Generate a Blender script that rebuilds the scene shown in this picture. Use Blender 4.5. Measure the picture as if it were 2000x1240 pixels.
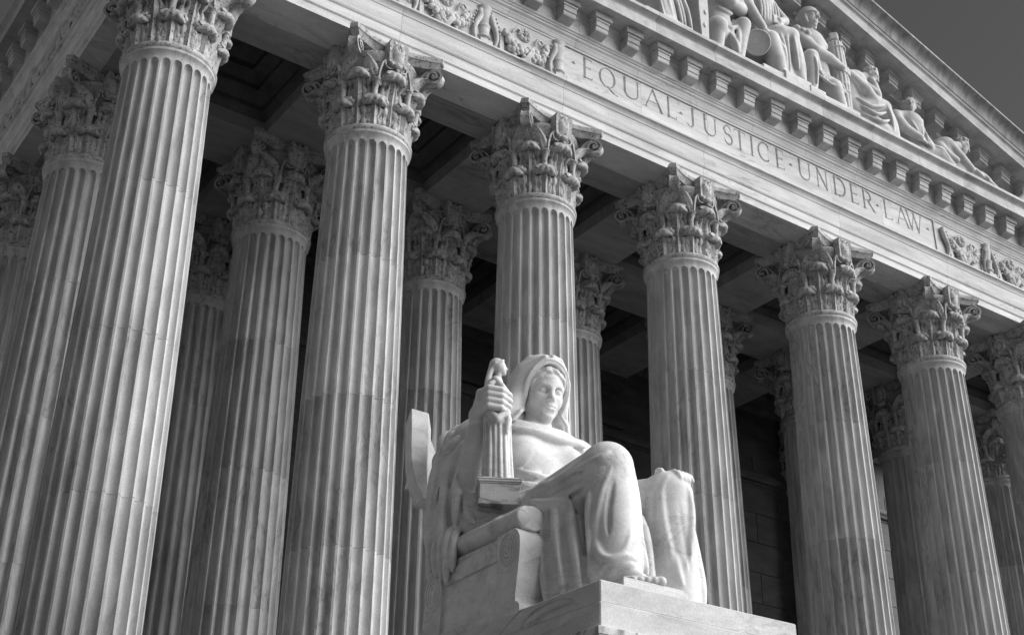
import bpy, bmesh, math, random
import numpy as np
from mathutils import Matrix, Vector
for _o in list(bpy.data.objects): bpy.data.objects.remove(_o)
SC = bpy.context.scene
C = SC.collection
rnd = random.Random(7)
nrs = np.random.RandomState(5)

# ------------------------------------------------------------------ camera
cam_data = bpy.data.cameras.new('camera')
cam = bpy.data.objects.new('camera', cam_data); C.objects.link(cam)
cam_data.sensor_width = 36.0
cam_data.lens = 2655.42 / 2000 * 36.0
cam_data.clip_start = 0.1; cam_data.clip_end = 6000
cam.location = (-6.095, -19.36, 1.6)
cam.rotation_mode = 'QUATERNION'
cam.rotation_quaternion = (Matrix.Rotation(-0.6099, 3, 'Z') @ Matrix.Rotation(2.0575, 3, 'X') @ Matrix.Rotation(0.0119, 3, 'Z')).to_quaternion()
SC.camera = cam

# ------------------------------------------------------------------ sky and sun (black-and-white film behind a red filter: only the sky's red channel is used)
SUN_AZ = math.radians(52)      # degrees to the right of the facade's normal, seen from the building
SUN_EL = math.radians(34)
world = bpy.data.worlds.new('World'); SC.world = world; world.use_nodes = True
nt = world.node_tree
sky = nt.nodes.new('ShaderNodeTexSky'); sky.sky_type = 'NISHITA'; sky.sun_disc = False
sky.sun_elevation = SUN_EL
sky.sun_rotation = math.pi - SUN_AZ
sky.air_density = 1.0; sky.dust_density = 0.0
sep = nt.nodes.new('ShaderNodeSeparateColor')
nt.links.new(sky.outputs[0], sep.inputs[0])
bgn = nt.nodes['Background']; nt.links.new(sep.outputs[0], bgn.inputs[0]); bgn.inputs[1].default_value = 0.063
sd = bpy.data.lights.new('sun', 'SUN'); sd.energy = 5.0; sd.angle = math.radians(74); sd.color = (1, 1, 1)
sun = bpy.data.objects.new('sun', sd); C.objects.link(sun)
_d = Vector((math.sin(SUN_AZ) * math.cos(SUN_EL), -math.cos(SUN_AZ) * math.cos(SUN_EL), math.sin(SUN_EL)))
sun.rotation_mode = 'QUATERNION'; sun.rotation_quaternion = _d.to_track_quat('Z', 'Y')
sun.location = (40, -40, 40)
SC.view_settings.view_transform = 'Standard'; SC.view_settings.look = 'None'
SC.view_settings.exposure = 0.34; SC.view_settings.gamma = 1.0
SC.view_settings.use_curve_mapping = False
SC.render.engine = 'CYCLES'

# ------------------------------------------------------------------ helpers
def link(o, parent=None):
    C.objects.link(o)
    if parent is not None: o.parent = parent
    return o
def tag(o, label=None, cat=None, group=None, kind=None):
    if label: o['label'] = label
    if cat: o['category'] = cat
    if group: o['group'] = group
    if kind: o['kind'] = kind
    return o
def thing(name, label, cat, loc=(0, 0, 0), group=None):
    o = bpy.data.objects.new(name, None); C.objects.link(o); o.location = loc
    return tag(o, label, cat, group)
def mesh(name, V, F, mat=None, smooth=False):
    me = bpy.data.meshes.new(name)
    me.from_pydata([tuple(map(float, v)) for v in V] if not isinstance(V, np.ndarray) else V.tolist(), [], F if not isinstance(F, np.ndarray) else F.tolist())
    if mat: me.materials.append(mat)
    if smooth: me.shade_smooth()
    me.update()
    return me
def ob(name, me, parent=None, loc=None, rotz=None):
    o = bpy.data.objects.new(name, me); link(o, parent)
    if loc is not None: o.location = loc
    if rotz is not None: o.rotation_euler = (0, 0, rotz)
    return o
class MB:
    """collects verts and faces of one mesh"""
    def __init__(s): s.V = []; s.F = []
    def add(s, V, F):
        n = len(s.V); s.V += [tuple(map(float, v)) for v in V]; s.F += [tuple(int(i) + n for i in f) for f in F]; return s
    def box(s, x0, x1, y0, y1, z0, z1):
        return s.add([(x0,y0,z0),(x1,y0,z0),(x1,y1,z0),(x0,y1,z0),(x0,y0,z1),(x1,y0,z1),(x1,y1,z1),(x0,y1,z1)],
                     [(0,3,2,1),(4,5,6,7),(0,1,5,4),(1,2,6,5),(2,3,7,6),(3,0,4,7)])
    def prism(s, poly, axis, a, b):
        """poly: 2D points; extruded along axis 'x','y' or 'z'"""
        n = len(poly)
        def p(q, t): return (t, q[0], q[1]) if axis == 'x' else ((q[0], t, q[1]) if axis == 'y' else (q[0], q[1], t))
        V = [p(q, a) for q in poly] + [p(q, b) for q in poly]
        F = [tuple(range(n))[::-1], tuple(range(n, 2*n))] + [(i, (i+1) % n, n+(i+1) % n, n+i) for i in range(n)]
        return s.add(V, F)
    def grid(s, P, closeu=False, closev=False):
        """P: (nu,nv,3) array of points"""
        nu, nv = P.shape[:2]; V = P.reshape(-1, 3); F = []
        for i in range(nu - (0 if closeu else 1)):
            for j in range(nv - (0 if closev else 1)):
                a = i*nv+j; b = ((i+1) % nu)*nv+j; c_ = ((i+1) % nu)*nv+(j+1) % nv; d = i*nv+(j+1) % nv
                F.append((a, b, c_, d))
        return s.add(V, F)
    def lathe(s, prof, n=48, c=(0, 0, 0), cap=True):
        t = np.arange(n)*2*math.pi/n
        P = np.array([[(c[0]+r*math.cos(a), c[1]+r*math.sin(a), c[2]+z) for a in t] for r, z in prof])
        k = len(s.V); s.grid(P.transpose(1, 0, 2), closeu=True)
        m = len(prof)
        if cap:
            s.F.append(tuple(k+i*m for i in range(n))[::-1]); s.F.append(tuple(k+i*m+m-1 for i in range(n)))
        return s
    def tube(s, pts, rad, n=8, cap=True):
        pts = [np.array(p, float) for p in pts]; m = len(pts); rad = [rad]*m if np.isscalar(rad) else list(rad)
        up = np.array([0.13, 0.21, 0.97]); P = []
        for i, p in enumerate(pts):
            d = pts[min(i+1, m-1)]-pts[max(i-1, 0)]; d = d/(np.linalg.norm(d)+1e-9)
            a = np.cross(d, up); 
            if np.linalg.norm(a) < 0.1: a = np.cross(d, np.array([1., 0, 0]))
            a /= np.linalg.norm(a); b = np.cross(d, a); up = np.cross(a, d)*-1 if False else up
            P.append([p+rad[i]*(math.cos(t)*a+math.sin(t)*b) for t in np.arange(n)*2*math.pi/n])
        k = len(s.V); s.grid(np.array(P), closev=True)
        if cap:
            s.F.append(tuple(range(k, k+n))); s.F.append(tuple(range(k+(m-1)*n, k+m*n))[::-1])
        return s
    def ball(s, c, r, nu=10, nv=7, sc=(1, 1, 1)):
        V = [(c[0], c[1], c[2]-r*sc[2])]; F = []
        for j in range(1, nv):
            ph = -math.pi/2+math.pi*j/nv
            for i in range(nu):
                t = 2*math.pi*i/nu
                V.append((c[0]+r*sc[0]*math.cos(ph)*math.cos(t), c[1]+r*sc[1]*math.cos(ph)*math.sin(t), c[2]+r*sc[2]*math.sin(ph)))
        V.append((c[0], c[1], c[2]+r*sc[2])); e = len(V)-1
        for i in range(nu):
            i2 = (i+1) % nu
            F.append((0, 1+i2, 1+i)); F.append((e, 1+(nv-2)*nu+i, 1+(nv-2)*nu+i2))
            for j in range(nv-2):
                F.append((1+j*nu+i, 1+j*nu+i2, 1+(j+1)*nu+i2, 1+(j+1)*nu+i))
        return s.add(V, F)
    def mesh(s, name, mat, smooth=False, angle=None, fixn=True):
        me = mesh(name, s.V, s.F, mat, smooth)
        if fixn:
            bm = bmesh.new(); bm.from_mesh(me); bmesh.ops.recalc_face_normals(bm, faces=bm.faces); bm.to_mesh(me); bm.free()
        if angle is not None:
            me.shade_smooth(); me.set_sharp_from_angle(angle=math.radians(angle))
        return me
def bevel_mesh(me, w=0.01, seg=1, ang=40):
    bm = bmesh.new(); bm.from_mesh(me)
    es = [e for e in bm.edges if len(e.link_faces) == 2 and e.calc_face_angle(0) > math.radians(ang)]
    bmesh.ops.bevel(bm, geom=es, offset=w, segments=seg, affect='EDGES', clamp_overlap=True)
    bm.to_mesh(me); bm.free(); return me

# ------------------------------------------------------------------ materials (all grey: the photograph is black and white)
def marble(name, lo=0.42, hi=0.62, scale=(1, 1, 1), vein=0.25, vein_scale=1.0, stain=0.25, stain_scale=(1, 1, 1), rough=0.62, bump=0.25, bump_scale=60.0, rot=(0, 0, 0), pits=0.0, var=0.08, grain=0.20):
    m = bpy.data.materials.new(name); m.use_nodes = True
    t = m.node_tree; N = t.nodes; L = t.links; bs = N['Principled BSDF']
    tc = N.new('ShaderNodeTexCoord'); oi = N.new('ShaderNodeObjectInfo')
    geo = N.new('ShaderNodeNewGeometry')
    off = N.new('ShaderNodeVectorMath'); off.operation = 'MULTIPLY_ADD'
    cmb = N.new('ShaderNodeCombineXYZ')
    for i in range(3): L.new(oi.outputs['Random'], cmb.inputs[i])
    off.inputs[1].default_value = (37.0, 53.0, 71.0); L.new(cmb.outputs[0], off.inputs[0]); L.new(tc.outputs['Object'], off.inputs[2])
    def mp(sc):
        q = N.new('ShaderNodeMapping'); q.inputs['Scale'].default_value = sc; q.inputs['Rotation'].default_value = rot
        L.new(off.outputs[0], q.inputs[0]); return q
    def noise(v, s, det=6, ro=0.6, dist=0.0):
        n = N.new('ShaderNodeTexNoise'); n.inputs['Scale'].default_value = s; n.inputs['Detail'].default_value = det
        n.inputs['Roughness'].default_value = ro; n.inputs['Distortion'].default_value = dist; L.new(v.outputs[0], n.inputs['Vector']); return n
    def ramp(src, a, b, ca, cb):
        r = N.new('ShaderNodeMapRange'); r.inputs[1].default_value = a; r.inputs[2].default_value = b; r.inputs[3].default_value = ca; r.inputs[4].default_value = cb
        L.new(src, r.inputs[0]); return r
    def mul(a, b):
        q = N.new('ShaderNodeMath'); q.operation = 'MULTIPLY'
        for i, v in enumerate((a, b)):
            if isinstance(v, (int, float)): q.inputs[i].default_value = v
            else: L.new(v, q.inputs[i])
        return q.outputs[0]
    m1 = mp(scale); m2 = mp(stain_scale)
    base = ramp(noise(m1, 2.2, 9, 0.62, 0.6).outputs[0], 0.3, 0.7, lo, hi).outputs[0]
    # thin dark veins: narrow band around the middle of a warped noise
    vn = noise(m1, 0.9*vein_scale, 5, 0.55, 1.2)
    sub = N.new('ShaderNodeMath'); sub.operation = 'SUBTRACT'; L.new(vn.outputs[0], sub.inputs[0]); sub.inputs[1].default_value = 0.5
    ab = N.new('ShaderNodeMath'); ab.operation = 'ABSOLUTE'; L.new(sub.outputs[0], ab.inputs[0])
    vmask = ramp(ab.outputs[0], 0.0, 0.03, 1.0, 0.0).outputs[0]
    patch = ramp(noise(m2, 0.8, 3, 0.5).outputs[0], 0.45, 0.62, 0.0, 1.0).outputs[0]
    vv = ramp(mul(vmask, patch), 0, 1, 1.0, 1.0-vein).outputs[0]
    st = ramp(noise(m2, 1.6, 7, 0.65, 0.3).outputs[0], 0.42, 0.72, 1.0, 1.0-stain).outputs[0]
    orv = ramp(oi.outputs['Random'], 0, 1, 1.0-var, 1.0+var).outputs[0]
    # fine mineral grain of the stone
    gr_ = ramp(noise(off, 52.0, 3, 0.7).outputs[0], 0.28, 0.72, 1.0-grain, 1.0+grain*0.7).outputs[0]
    val = mul(mul(mul(mul(base, vv), st), orv), gr_)
    hgt = noise(off, bump_scale, 4, 0.6).outputs[0]
    if pits > 0:
        pn = noise(off, 20.0, 2, 0.5)
        pm = ramp(pn.outputs[0], 0.59, 0.66, 1.0, 1.0-pits).outputs[0]
        val = mul(val, pm); hgt = mul(hgt, pm)
    L.new(val, bs.inputs['Base Color'])
    bs.inputs['Roughness'].default_value = rough
    bs.inputs['Specular IOR Level'].default_value = 0.3
    b = N.new('ShaderNodeBump'); b.inputs['Strength'].default_value = bump; b.inputs['Distance'].default_value = 0.02
    L.new(hgt, b.inputs['Height']); L.new(b.outputs[0], bs.inputs['Normal'])
    return m
M_shaft = marble('marble_shaft', 0.37, 0.63, (1.9, 1.9, 0.45), 0.34, 1.3, 0.28, (0.9, 0.9, 0.25), rot=(0.35, 0.2, 0))
M_cap = marble('marble_capital', 0.34, 0.56, (2.5, 2.5, 2.5), 0.1, 1, 0.45, (3, 3, 3), pits=0.7, bump=0.35)
M_ent = marble('marble_entablature', 0.52, 0.70, (0.35, 1.0, 2.6), 0.35, 1.6, 0.25, (0.3, 1, 1.6))
M_corn = marble('marble_cornice', 0.42, 0.58, (0.5, 1.0, 1.6), 0.25, 1.5, 0.35, (1.2, 1, 1.2))
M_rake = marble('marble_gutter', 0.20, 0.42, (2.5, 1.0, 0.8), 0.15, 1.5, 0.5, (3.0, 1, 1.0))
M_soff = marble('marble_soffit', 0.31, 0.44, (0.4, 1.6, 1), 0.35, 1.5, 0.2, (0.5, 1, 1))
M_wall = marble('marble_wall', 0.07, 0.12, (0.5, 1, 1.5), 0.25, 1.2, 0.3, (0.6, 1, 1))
M_stat = marble('marble_statue', 0.56, 0.74, (1.3, 1.3, 2.0), 0.26, 1.3, 0.20, (1.2, 1.2, 1.8), rough=0.6, bump=0.22, var=0.0, grain=0.14)
M_plin = marble('marble_pedestal', 0.46, 0.64, (0.55, 0.55, 1.6), 0.8, 1.0, 0.22, (0.6, 0.6, 1.2), rough=0.5, bump=0.15, var=0.02)
M_fig = marble('marble_pediment_figure', 0.46, 0.60, (1.5, 1.5, 1.5), 0.1, 1, 0.2, (1, 1, 1), bump=0.2)
M_orn = marble('marble_ornament', 0.48, 0.62, (2, 2, 2), 0.1, 1, 0.3, (2, 2, 2), bump=0.3)
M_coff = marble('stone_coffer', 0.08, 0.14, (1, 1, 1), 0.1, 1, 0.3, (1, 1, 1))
M_ground = marble('stone_paving', 0.10, 0.15, (0.6, 0.6, 0.6), 0.1, 1, 0.3, (0.3, 0.3, 1), rough=0.8)
# ------------------------------------------------------------------ dimensions of the portico (metres)
ZR = 16.634            # underside of the capitals (the astragal)
HC = 1.988             # capital height
ZA = ZR + HC           # underside of the architrave
PITCH = 4.0
GAP = 0.436            # the middle bay is wider
COLX = [k*PITCH + (GAP if k > 3 else 0) for k in range(8)]
COLX[0] = -0.067; COLX[7] = 28.503
ROW2 = 4.153
XL, XR, XC = -0.9, 29.336, 14.218
YF = -0.80             # front plane of the architrave
FLOOR = 2.6

# ------------------------------------------------------------------ ground, steps, floor
g = MB(); g.add([(-400, -400, 0), (400, -400, 0), (400, 400, 0), (-400, 400, 0)], [(0, 1, 2, 3)])
tag(ob('plaza_ground', g.mesh('plaza_ground', M_ground)), kind='structure')
g = MB(); g.box(-2.4, 30.8, -2.2, 16, 0.02, FLOOR)
tag(ob('portico_floor', g.mesh('portico_floor', M_ground)), kind='structure')
nst = 16
stairs = thing('entrance_steps', None, None); tag(stairs, kind='structure')
for i in range(nst):
    z1 = FLOOR - (i+1)*FLOOR/(nst+1); y1 = -2.2 - i*0.36
    g = MB(); g.box(5.1, 23.3, y1-0.36, y1-0.004, 0.01, z1)
    ob('step', g.mesh('step', M_ground), stairs)

# ------------------------------------------------------------------ columns
NF = 24
def shaft_radius(z):
    t = (ZR - z)/(ZR-FLOOR-0.6)     # 0 at top, 1 at foot
    return 0.765 + 0.135*(1-(1-min(max(t, 0), 1))**1.7)
def shaft_ring(z, R, wz):
    """one ring of a fluted shaft; wz = 0..1 part of the full flute width at this height"""
    P = []; pitch = 2*math.pi/NF
    half = 0.415*pitch; dep = 0.098*R/0.8
    us = np.array([-1, -0.94, -0.72, -0.4, 0, 0.4, 0.72, 0.94, 1])
    for k in range(NF):
        c0 = k*pitch
        for u in us:
            d = dep*math.sqrt(max(0, 1-u*u))**0.9*wz
            a = c0 + u*half*max(wz, 0.02)
            P.append(((R-d)*math.cos(a), (R-d)*math.sin(a), z))
        P.append((R*math.cos(c0+pitch/2), R*math.sin(c0+pitch/2), z))
    return P
def drum_mesh(z0, z1, top=False):
    zs = list(np.linspace(z0, z1, 5)) if not top else list(np.linspace(z0, z1-0.34, 4))
    rings = []
    g = 0.006
    rings.append((z0, shaft_radius(z0)-0.010, 1.0)); 
    rings.append((z0+g, shaft_radius(z0), 1.0))
    for z in zs[1:-1]: rings.append((z, shaft_radius(z), 1.0))
    if top:
        zt = z1-0.30
        rings.append((zt, shaft_radius(zt), 1.0))
        hw = 0.105
        for f in (0.25, 0.5, 0.7, 0.85, 0.95, 1.0):
            rings.append((zt+hw*f, shaft_radius(zt), math.sqrt(max(0, 1-f*f))))
        rings.append((zt+hw+0.02, shaft_radius(zt), 0.0))
        for f in np.linspace(0.2, 1, 5): rings.append((zt+hw+0.02+f*0.12, shaft_radius(zt)+0.055*f*f, 0.0))
        rings.append((z1, shaft_radius(zt)+0.055, 0.0))
    else:
        rings.append((z1-g, shaft_radius(z1), 1.0)); rings.append((z1, shaft_radius(z1)-0.010, 1.0))
    P = np.array([shaft_ring(*r) for r in rings])
    b = MB(); b.grid(P.transpose(1, 0, 2), closeu=True)
    n = P.shape[1]; m = P.shape[0]
    b.F.append(tuple(i*m for i in range(n))[::-1]); b.F.append(tuple(i*m+m-1 for i in range(n)))
    return b.mesh('drum', M_shaft, angle=28)
JOINTS = [FLOOR+0.62, 5.8, 8.49, 11.17, 13.92, ZR-0.05]
drums = [drum_mesh(JOINTS[i], JOINTS[i+1], i == len(JOINTS)-2) for i in range(len(JOINTS)-1)]
b = MB(); b.lathe([(0.70, -0.07), (0.80, -0.07), (0.825, -0.055), (0.845, -0.02), (0.85, 0.015), (0.84, 0.05), (0.81, 0.08), (0.76, 0.095), (0.70, 0.1)], 64, (0, 0, ZR))
me_ring = b.mesh('astragal', M_cap, angle=50)
b = MB()
b.lathe([(0.9, 0.0), (1.22, 0.0), (1.27, 0.04), (1.28, 0.1), (1.26, 0.16), (1.14, 0.18), (1.09, 0.24), (1.1, 0.27), (1.13, 0.30), (1.12, 0.36), (1.0, 0.39), (0.98, 0.42), (0.9, 0.42)], 64, (0, 0, FLOOR+0.2))
b.box(-1.28, 1.28, -1.28, 1.28, FLOOR+0.002, FLOOR+0.2)
me_base = b.mesh('base', M_shaft, angle=50)

# --- capital pieces, modelled around the axis with z = 0 at the astragal; +x is the outward direction of one piece
b = MB(); b.lathe([(0.74, 0.08), (0.72, 0.3), (0.72, 0.8), (0.75, 1.2), (0.83, 1.5), (0.90, 1.66), (0.91, 1.72), (0.88, 1.76), (0.7, 1.80)], 64)
me_bell = b.mesh('capital', M_cap, angle=50)
def acanthus(h, r0, lean, reach, w0, lipw):
    """leaf standing against the bell, its head rolled outward into a thick rounded lip"""
    nu, nv = 25, 26
    rc = r0+lean+reach; zc = h-0.10
    pts = np.array([(r0, 0.06), (r0+lean*0.3, h*0.30), (r0+lean*0.7, h*0.58), (r0+lean*1.1+reach*0.16, h*0.80), (r0+lean*1.2+reach*0.5, h*0.955), (rc, h-0.005)])
    def cr(t):
        n = len(pts)-1; x = t*n; i = min(int(x), n-1); f = x-i
        p0 = pts[max(i-1, 0)]; p1 = pts[i]; p2 = pts[i+1]; p3 = pts[min(i+2, n)]
        return 0.5*((2*p1)+(-p0+p2)*f+(2*p0-5*p1+4*p2-p3)*f*f+(-p0+3*p1-3*p2+p3)*f**3)
    ts = np.linspace(0, 1, nv)
    sp = np.array([cr(t) for t in ts]); tan = np.gradient(sp, axis=0); tan /= np.linalg.norm(tan, axis=1)[:, None]+1e-9
    nor = np.stack([tan[:, 1], -tan[:, 0]], 1)
    F_ = np.zeros((nv, nu, 3)); B_ = np.zeros((nv, nu, 3)); us = np.linspace(-1, 1, nu)
    for i, t in enumerate(ts):
        lob = abs(math.sin(t*math.pi*3.4+0.35))
        w = w0*np.interp(t, [0, 0.2, 0.5, 0.8, 1.0], [0.84, 0.90, 1.0, 0.98, 0.80])*(1-0.20*(1-lob)**2)
        ph = (t*3.4+0.35/math.pi) % 1.0; pe = ph if ph < 0.5 else ph-1
        for j, u in enumerate(us):
            au = abs(u)
            rib = 0.050*math.exp(-(u/0.20)**4)-0.018*math.exp(-((au-0.09)/0.04)**2)
            fan = 0.022*math.cos(u*math.pi*5.0)*(0.3+0.7*t)
            lobz = 0.055*(lob-0.45)*max(0, au-0.32)/0.68
            eye = -0.085*math.exp(-((au-0.60)/0.13)**2-(pe/0.15)**2)*(1 if t < 0.85 else 0)
            o = 0.05+rib+fan+lobz+eye-0.04*max(0, au-0.6)
            ang = u*w/max(sp[i, 0], 0.75)*0.85
            F_[i, j] = ((sp[i, 0]+nor[i, 0]*o)*math.cos(ang), u*w, sp[i, 1]+nor[i, 1]*o-0.05*u*u*max(0, t-0.6)/0.4)
            B_[i, j] = ((sp[i, 0]-nor[i, 0]*0.04)*math.cos(ang), u*w, sp[i, 1]-nor[i, 1]*0.04-0.05*u*u*max(0, t-0.6)/0.4)
    b = MB(); b.grid(F_); b.grid(B_[:, ::-1]); n = nv*nu
    def idf(i, j): return i*nu+j
    def idb(i, j): return n+i*nu+(nu-1-j)
    for i in range(nv-1):
        b.F.append((idf(i, 0), idf(i+1, 0), idb(i+1, 0), idb(i, 0))); b.F.append((idf(i+1, nu-1), idf(i, nu-1), idb(i, nu-1), idb(i+1, nu-1)))
    for j in range(nu-1):
        b.F.append((idf(nv-1, j), idf(nv-1, j+1), idb(nv-1, j+1), idb(nv-1, j))); b.F.append((idf(0, j+1), idf(0, j), idb(0, j), idb(0, j+1)))
    # rolled lip, drooping at both ends and scalloped along its lower edge
    nl, nc = 23, 16; P = np.zeros((nl, nc, 3))
    for i in range(nl):
        u = -1+2*i/(nl-1); sz = max(0.02, (1-abs(u)**3.2))**0.5
        for k in range(nc):
            a = 2*math.pi*k/nc
            sc = 1+0.10*math.cos(u*math.pi*4.0)*max(0, -math.sin(a-0.5))
            P[i, k] = (rc-0.01-0.07*u*u+0.115*sz*math.cos(a)*sc, u*lipw, zc-0.085*u*u+0.098*sz*math.sin(a)*sc-0.02*max(0, math.cos(a)))
    b.grid(P, closev=True); k0 = len(b.V)-nl*nc
    b.F.append(tuple(range(k0, k0+nc))); b.F.append(tuple(range(k0+(nl-1)*nc, k0+nl*nc))[::-1])
    return b.mesh('acanthus_leaf', M_cap, angle=60)
me_leaf_lo = acanthus(0.70, 0.72, 0.04, 0.14, 0.265, 0.225)
me_leaf_up = acanthus(1.24, 0.70, 0.08, 0.21, 0.25, 0.235)
# calyx leaf below each corner volute (spans from the stalk to the volute)
def calyx():
    b = MB()
    for s in (1, -1):
        nu, nv = 9, 16; P = np.zeros((nv, nu, 3)); Q = P.copy()
        for i in range(nv):
            t = i/(nv-1)
            r = 0.78+0.50*t**1.35; z = 0.95+0.72*t-0.30*max(0, t-0.60)**1.2*2.2
            y0 = s*(0.30*(1-t)**0.8+0.04)
            wd = 0.11*(0.6+0.8*math.sin(math.pi*min(1, t*0.9+0.08)))
            lob = 1-0.25*(1-abs(math.sin(t*math.pi*3.2)))**2
            for j in range(nu):
                u = -1+2*j/(nu-1)
                P[i, j] = (r+0.05*(1-u*u)+0.012*math.cos(u*9), y0+u*wd*lob*0.9, z-0.05*u*s*0)
                Q[i, j] = P[i, j]+np.array([-0.06, 0, 0.02])
        k = len(b.V); b.grid(P); b.grid(Q[:, ::-1])
        n = nu*nv
        for i in range(nv-1):
            b.F.append((k+i*nu, k+(i+1)*nu, k+n+(i+1)*nu+nu-1, k+n+i*nu+nu-1)); b.F.append((k+(i+1)*nu+nu-1, k+i*nu+nu-1, k+n+i*nu, k+n+(i+1)*nu))
    return b.mesh('calyx_leaf', M_cap, angle=60)
me_calyx = calyx()
def spiral_band(center, r_out, turns, width, thick, stalk, taper=0.3, ridge=True):
    """flat band that rises along 'stalk' (list of r,z) and rolls up into a spiral round center (r,z); lies in the x-z plane"""
    pts = list(stalk); a0 = math.pi*0.5
    nsp = int(26*turns)
    for i in range(nsp+1):
        f = i/nsp; a = a0-2*math.pi*turns*f; rr = r_out*(1-f)**0.8+0.02
        pts.append((center[0]+rr*math.cos(a), center[1]+rr*math.sin(a)))
    pts = np.array(pts); tan = np.gradient(pts, axis=0); tan /= np.linalg.norm(tan, axis=1)[:, None]+1e-9
    nr = np.stack([-tan[:, 1], tan[:, 0]], 1); m = len(pts); P = []
    for i in range(m):
        f = i/(m-1); w = width*(0.55+0.45*min(1, f*2.2)); th = thick*(1-0.55*f)
        a = pts[i]+nr[i]*th*0.0; c_ = pts[i]-nr[i]*th
        e = pts[i]-nr[i]*th*0.35
        P.append([(a[0], -w/2, a[1]), (e[0], -w*0.25, e[1]), (e[0], w*0.25, e[1]), (a[0], w/2, a[1]), (c_[0], w/2, c_[1]), (c_[0], -w/2, c_[1])])
    b = MB(); b.grid(np.array(P), closev=True)
    b.F.append(tuple(range(6))); b.F.append(tuple(range((m-1)*6, m*6))[::-1])
    b.ball((center[0], 0, center[1]), 0.06, 10, 6, (1, width*0.62/0.06, 1))
    return b
sv = spiral_band((1.25, 1.56), 0.19, 1.75, 0.24, 0.06, [(0.82, 1.0), (0.86, 1.25), (0.92, 1.45), (1.00, 1.62), (1.10, 1.73)])
me_volute = sv.mesh('volute', M_cap, angle=40)
def helices():
    b = MB()
    for s in (1, -1):
        q = spiral_band((0.13, 1.42), 0.115, 1.5, 0.10, 0.035, [(0.34, 1.02), (0.32, 1.2), (0.27, 1.42), (0.20, 1.52)])
        # built in x-z: x = tangential; move outwards and mirror
        V = [(0.90+0.0*v[0]+v[1], s*v[0], v[2]) for v in q.V]
        b.add(V, q.F)
        # caulicolus, the fluted stalk with its cup
        b.tube([(0.79, s*0.36, 0.55), (0.80, s*0.36, 0.85), (0.82, s*0.35, 1.0)], [0.055, 0.06, 0.075], 8)
        b.ball((0.83, s*0.35, 1.03), 0.095, 10, 6, (1, 1, 0.6))
    return b.mesh('helix', M_cap, angle=45)
me_helix = helices()
def abacus():
    b = MB(); layers = [(1.76, -0.13), (1.80, -0.10), (1.86, -0.055), (1.885, -0.03), (1.885, -0.01), (1.92, 0.0), (HC-0.001, 0.0)]
    P = []
    for z, d in layers:
        ring = []
        cx = 1.065+d; cut = 0.075
        for q in range(4):
            # one concave side from corner q to q+1
            A = np.array([cx-0.0, -cx+cut*1.4]); B = np.array([cx, cx-cut*1.4])
            for i in range(13):
                t = i/12; p = A*(1-t)+B*t
                p = p-np.array([1, 0])*(0.22*(1-(2*t-1)**2))
                a = q*math.pi/2; ring.append((p[0]*math.cos(a)-p[1]*math.sin(a), p[0]*math.sin(a)+p[1]*math.cos(a), z))
        P.append(ring)
    P = np.array(P); b.grid(P.transpose(1, 0, 2), closeu=True); m, n = P.shape[:2]
    b.F.append(tuple(i*m for i in range(n))[::-1]); b.F.append(tuple(i*m+m-1 for i in range(n)))
    return b.mesh('abacus', M_cap, angle=35)
me_abacus = abacus()
def fleuron():
    """shield-like boss with an eared top at the middle of each abacus side"""
    out = [(-0.13, 1.36), (-0.20, 1.48), (-0.215, 1.70), (-0.225, 1.90), (-0.19, 1.985), (-0.12, 1.97), (-0.08, 1.90), (-0.045, 1.89), (-0.03, 1.955), (0.03, 1.955), (0.045, 1.89), (0.08, 1.90), (0.12, 1.97), (0.19, 1.985), (0.225, 1.90), (0.215, 1.70), (0.20, 1.48), (0.13, 1.36), (0, 1.33)]
    n = len(out); c0 = (0, 1.66); b = MB(); P = []
    for f, x in ((1.0, 0.80), (1.0, 0.965), (0.95, 0.99), (0.62, 0.975), (0.45, 1.02), (0.05, 1.035)):
        P.append([(x+0.06*((c0[1]+(p[1]-c0[1])*f)-1.5), c0[0]+(p[0]-c0[0])*f, c0[1]+(p[1]-c0[1])*f) for p in out])
    P = np.array(P); b.grid(P, closev=True)
    b.F.append(tuple(range(n))); b.F.append(tuple(range(5*n, 6*n))[::-1])
    b.ball((0.99, 0.0, 1.40), 0.07, 8, 6, (1, 1.6, 0.9)); b.ball((0.98, 0.13, 1.43), 0.05, 8, 5); b.ball((0.98, -0.13, 1.43), 0.05, 8, 5)
    b.ball((0.98, 0, 1.30), 0.045, 8, 5)
    return b.mesh('fleuron', M_cap, angle=50)
me_fleuron = fleuron()

def build_column(x, y, label, first_drum=0):
    t = thing('column', label, 'column', (x, y, 0), 'fluted columns of the portico')
    rz = rnd.choice([0, 1, 2, 3])*math.pi/2
    ob('base', me_base, t)
    for i, d in enumerate(drums):
        ob('drum', d, t, rotz=rnd.randrange(NF)*2*math.pi/NF + math.pi/NF)
    ob('astragal', me_ring, t)
    cp = ob('capital', me_bell, t, (0, 0, ZR))
    for k in range(8):
        a = k*math.pi/4
        o = ob('acanthus_leaf', me_leaf_lo, cp, rotz=a+math.pi/8+rnd.uniform(-.012, .012)); o.scale = (1+rnd.uniform(-.02, .02), 1, 1+rnd.uniform(-.02, .02))
        o = ob('acanthus_leaf', me_leaf_up, cp, rotz=a+rnd.uniform(-.012, .012)); o.scale = (1+rnd.uniform(-.02, .02), 1, 1+rnd.uniform(-.02, .02))
    for k in range(4):
        a = k*math.pi/2
        ob('volute', me_volute, cp, rotz=a+math.pi/4); ob('calyx_leaf', me_calyx, cp, rotz=a+math.pi/4)
        ob('helix', me_helix, cp, rotz=a); ob('fleuron', me_fleuron, cp, rotz=a)
    ob('abacus', me_abacus, cp)
    return t
ORD = ['first', 'second', 'third', 'fourth', 'fifth', 'sixth', 'seventh', 'eighth']
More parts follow.
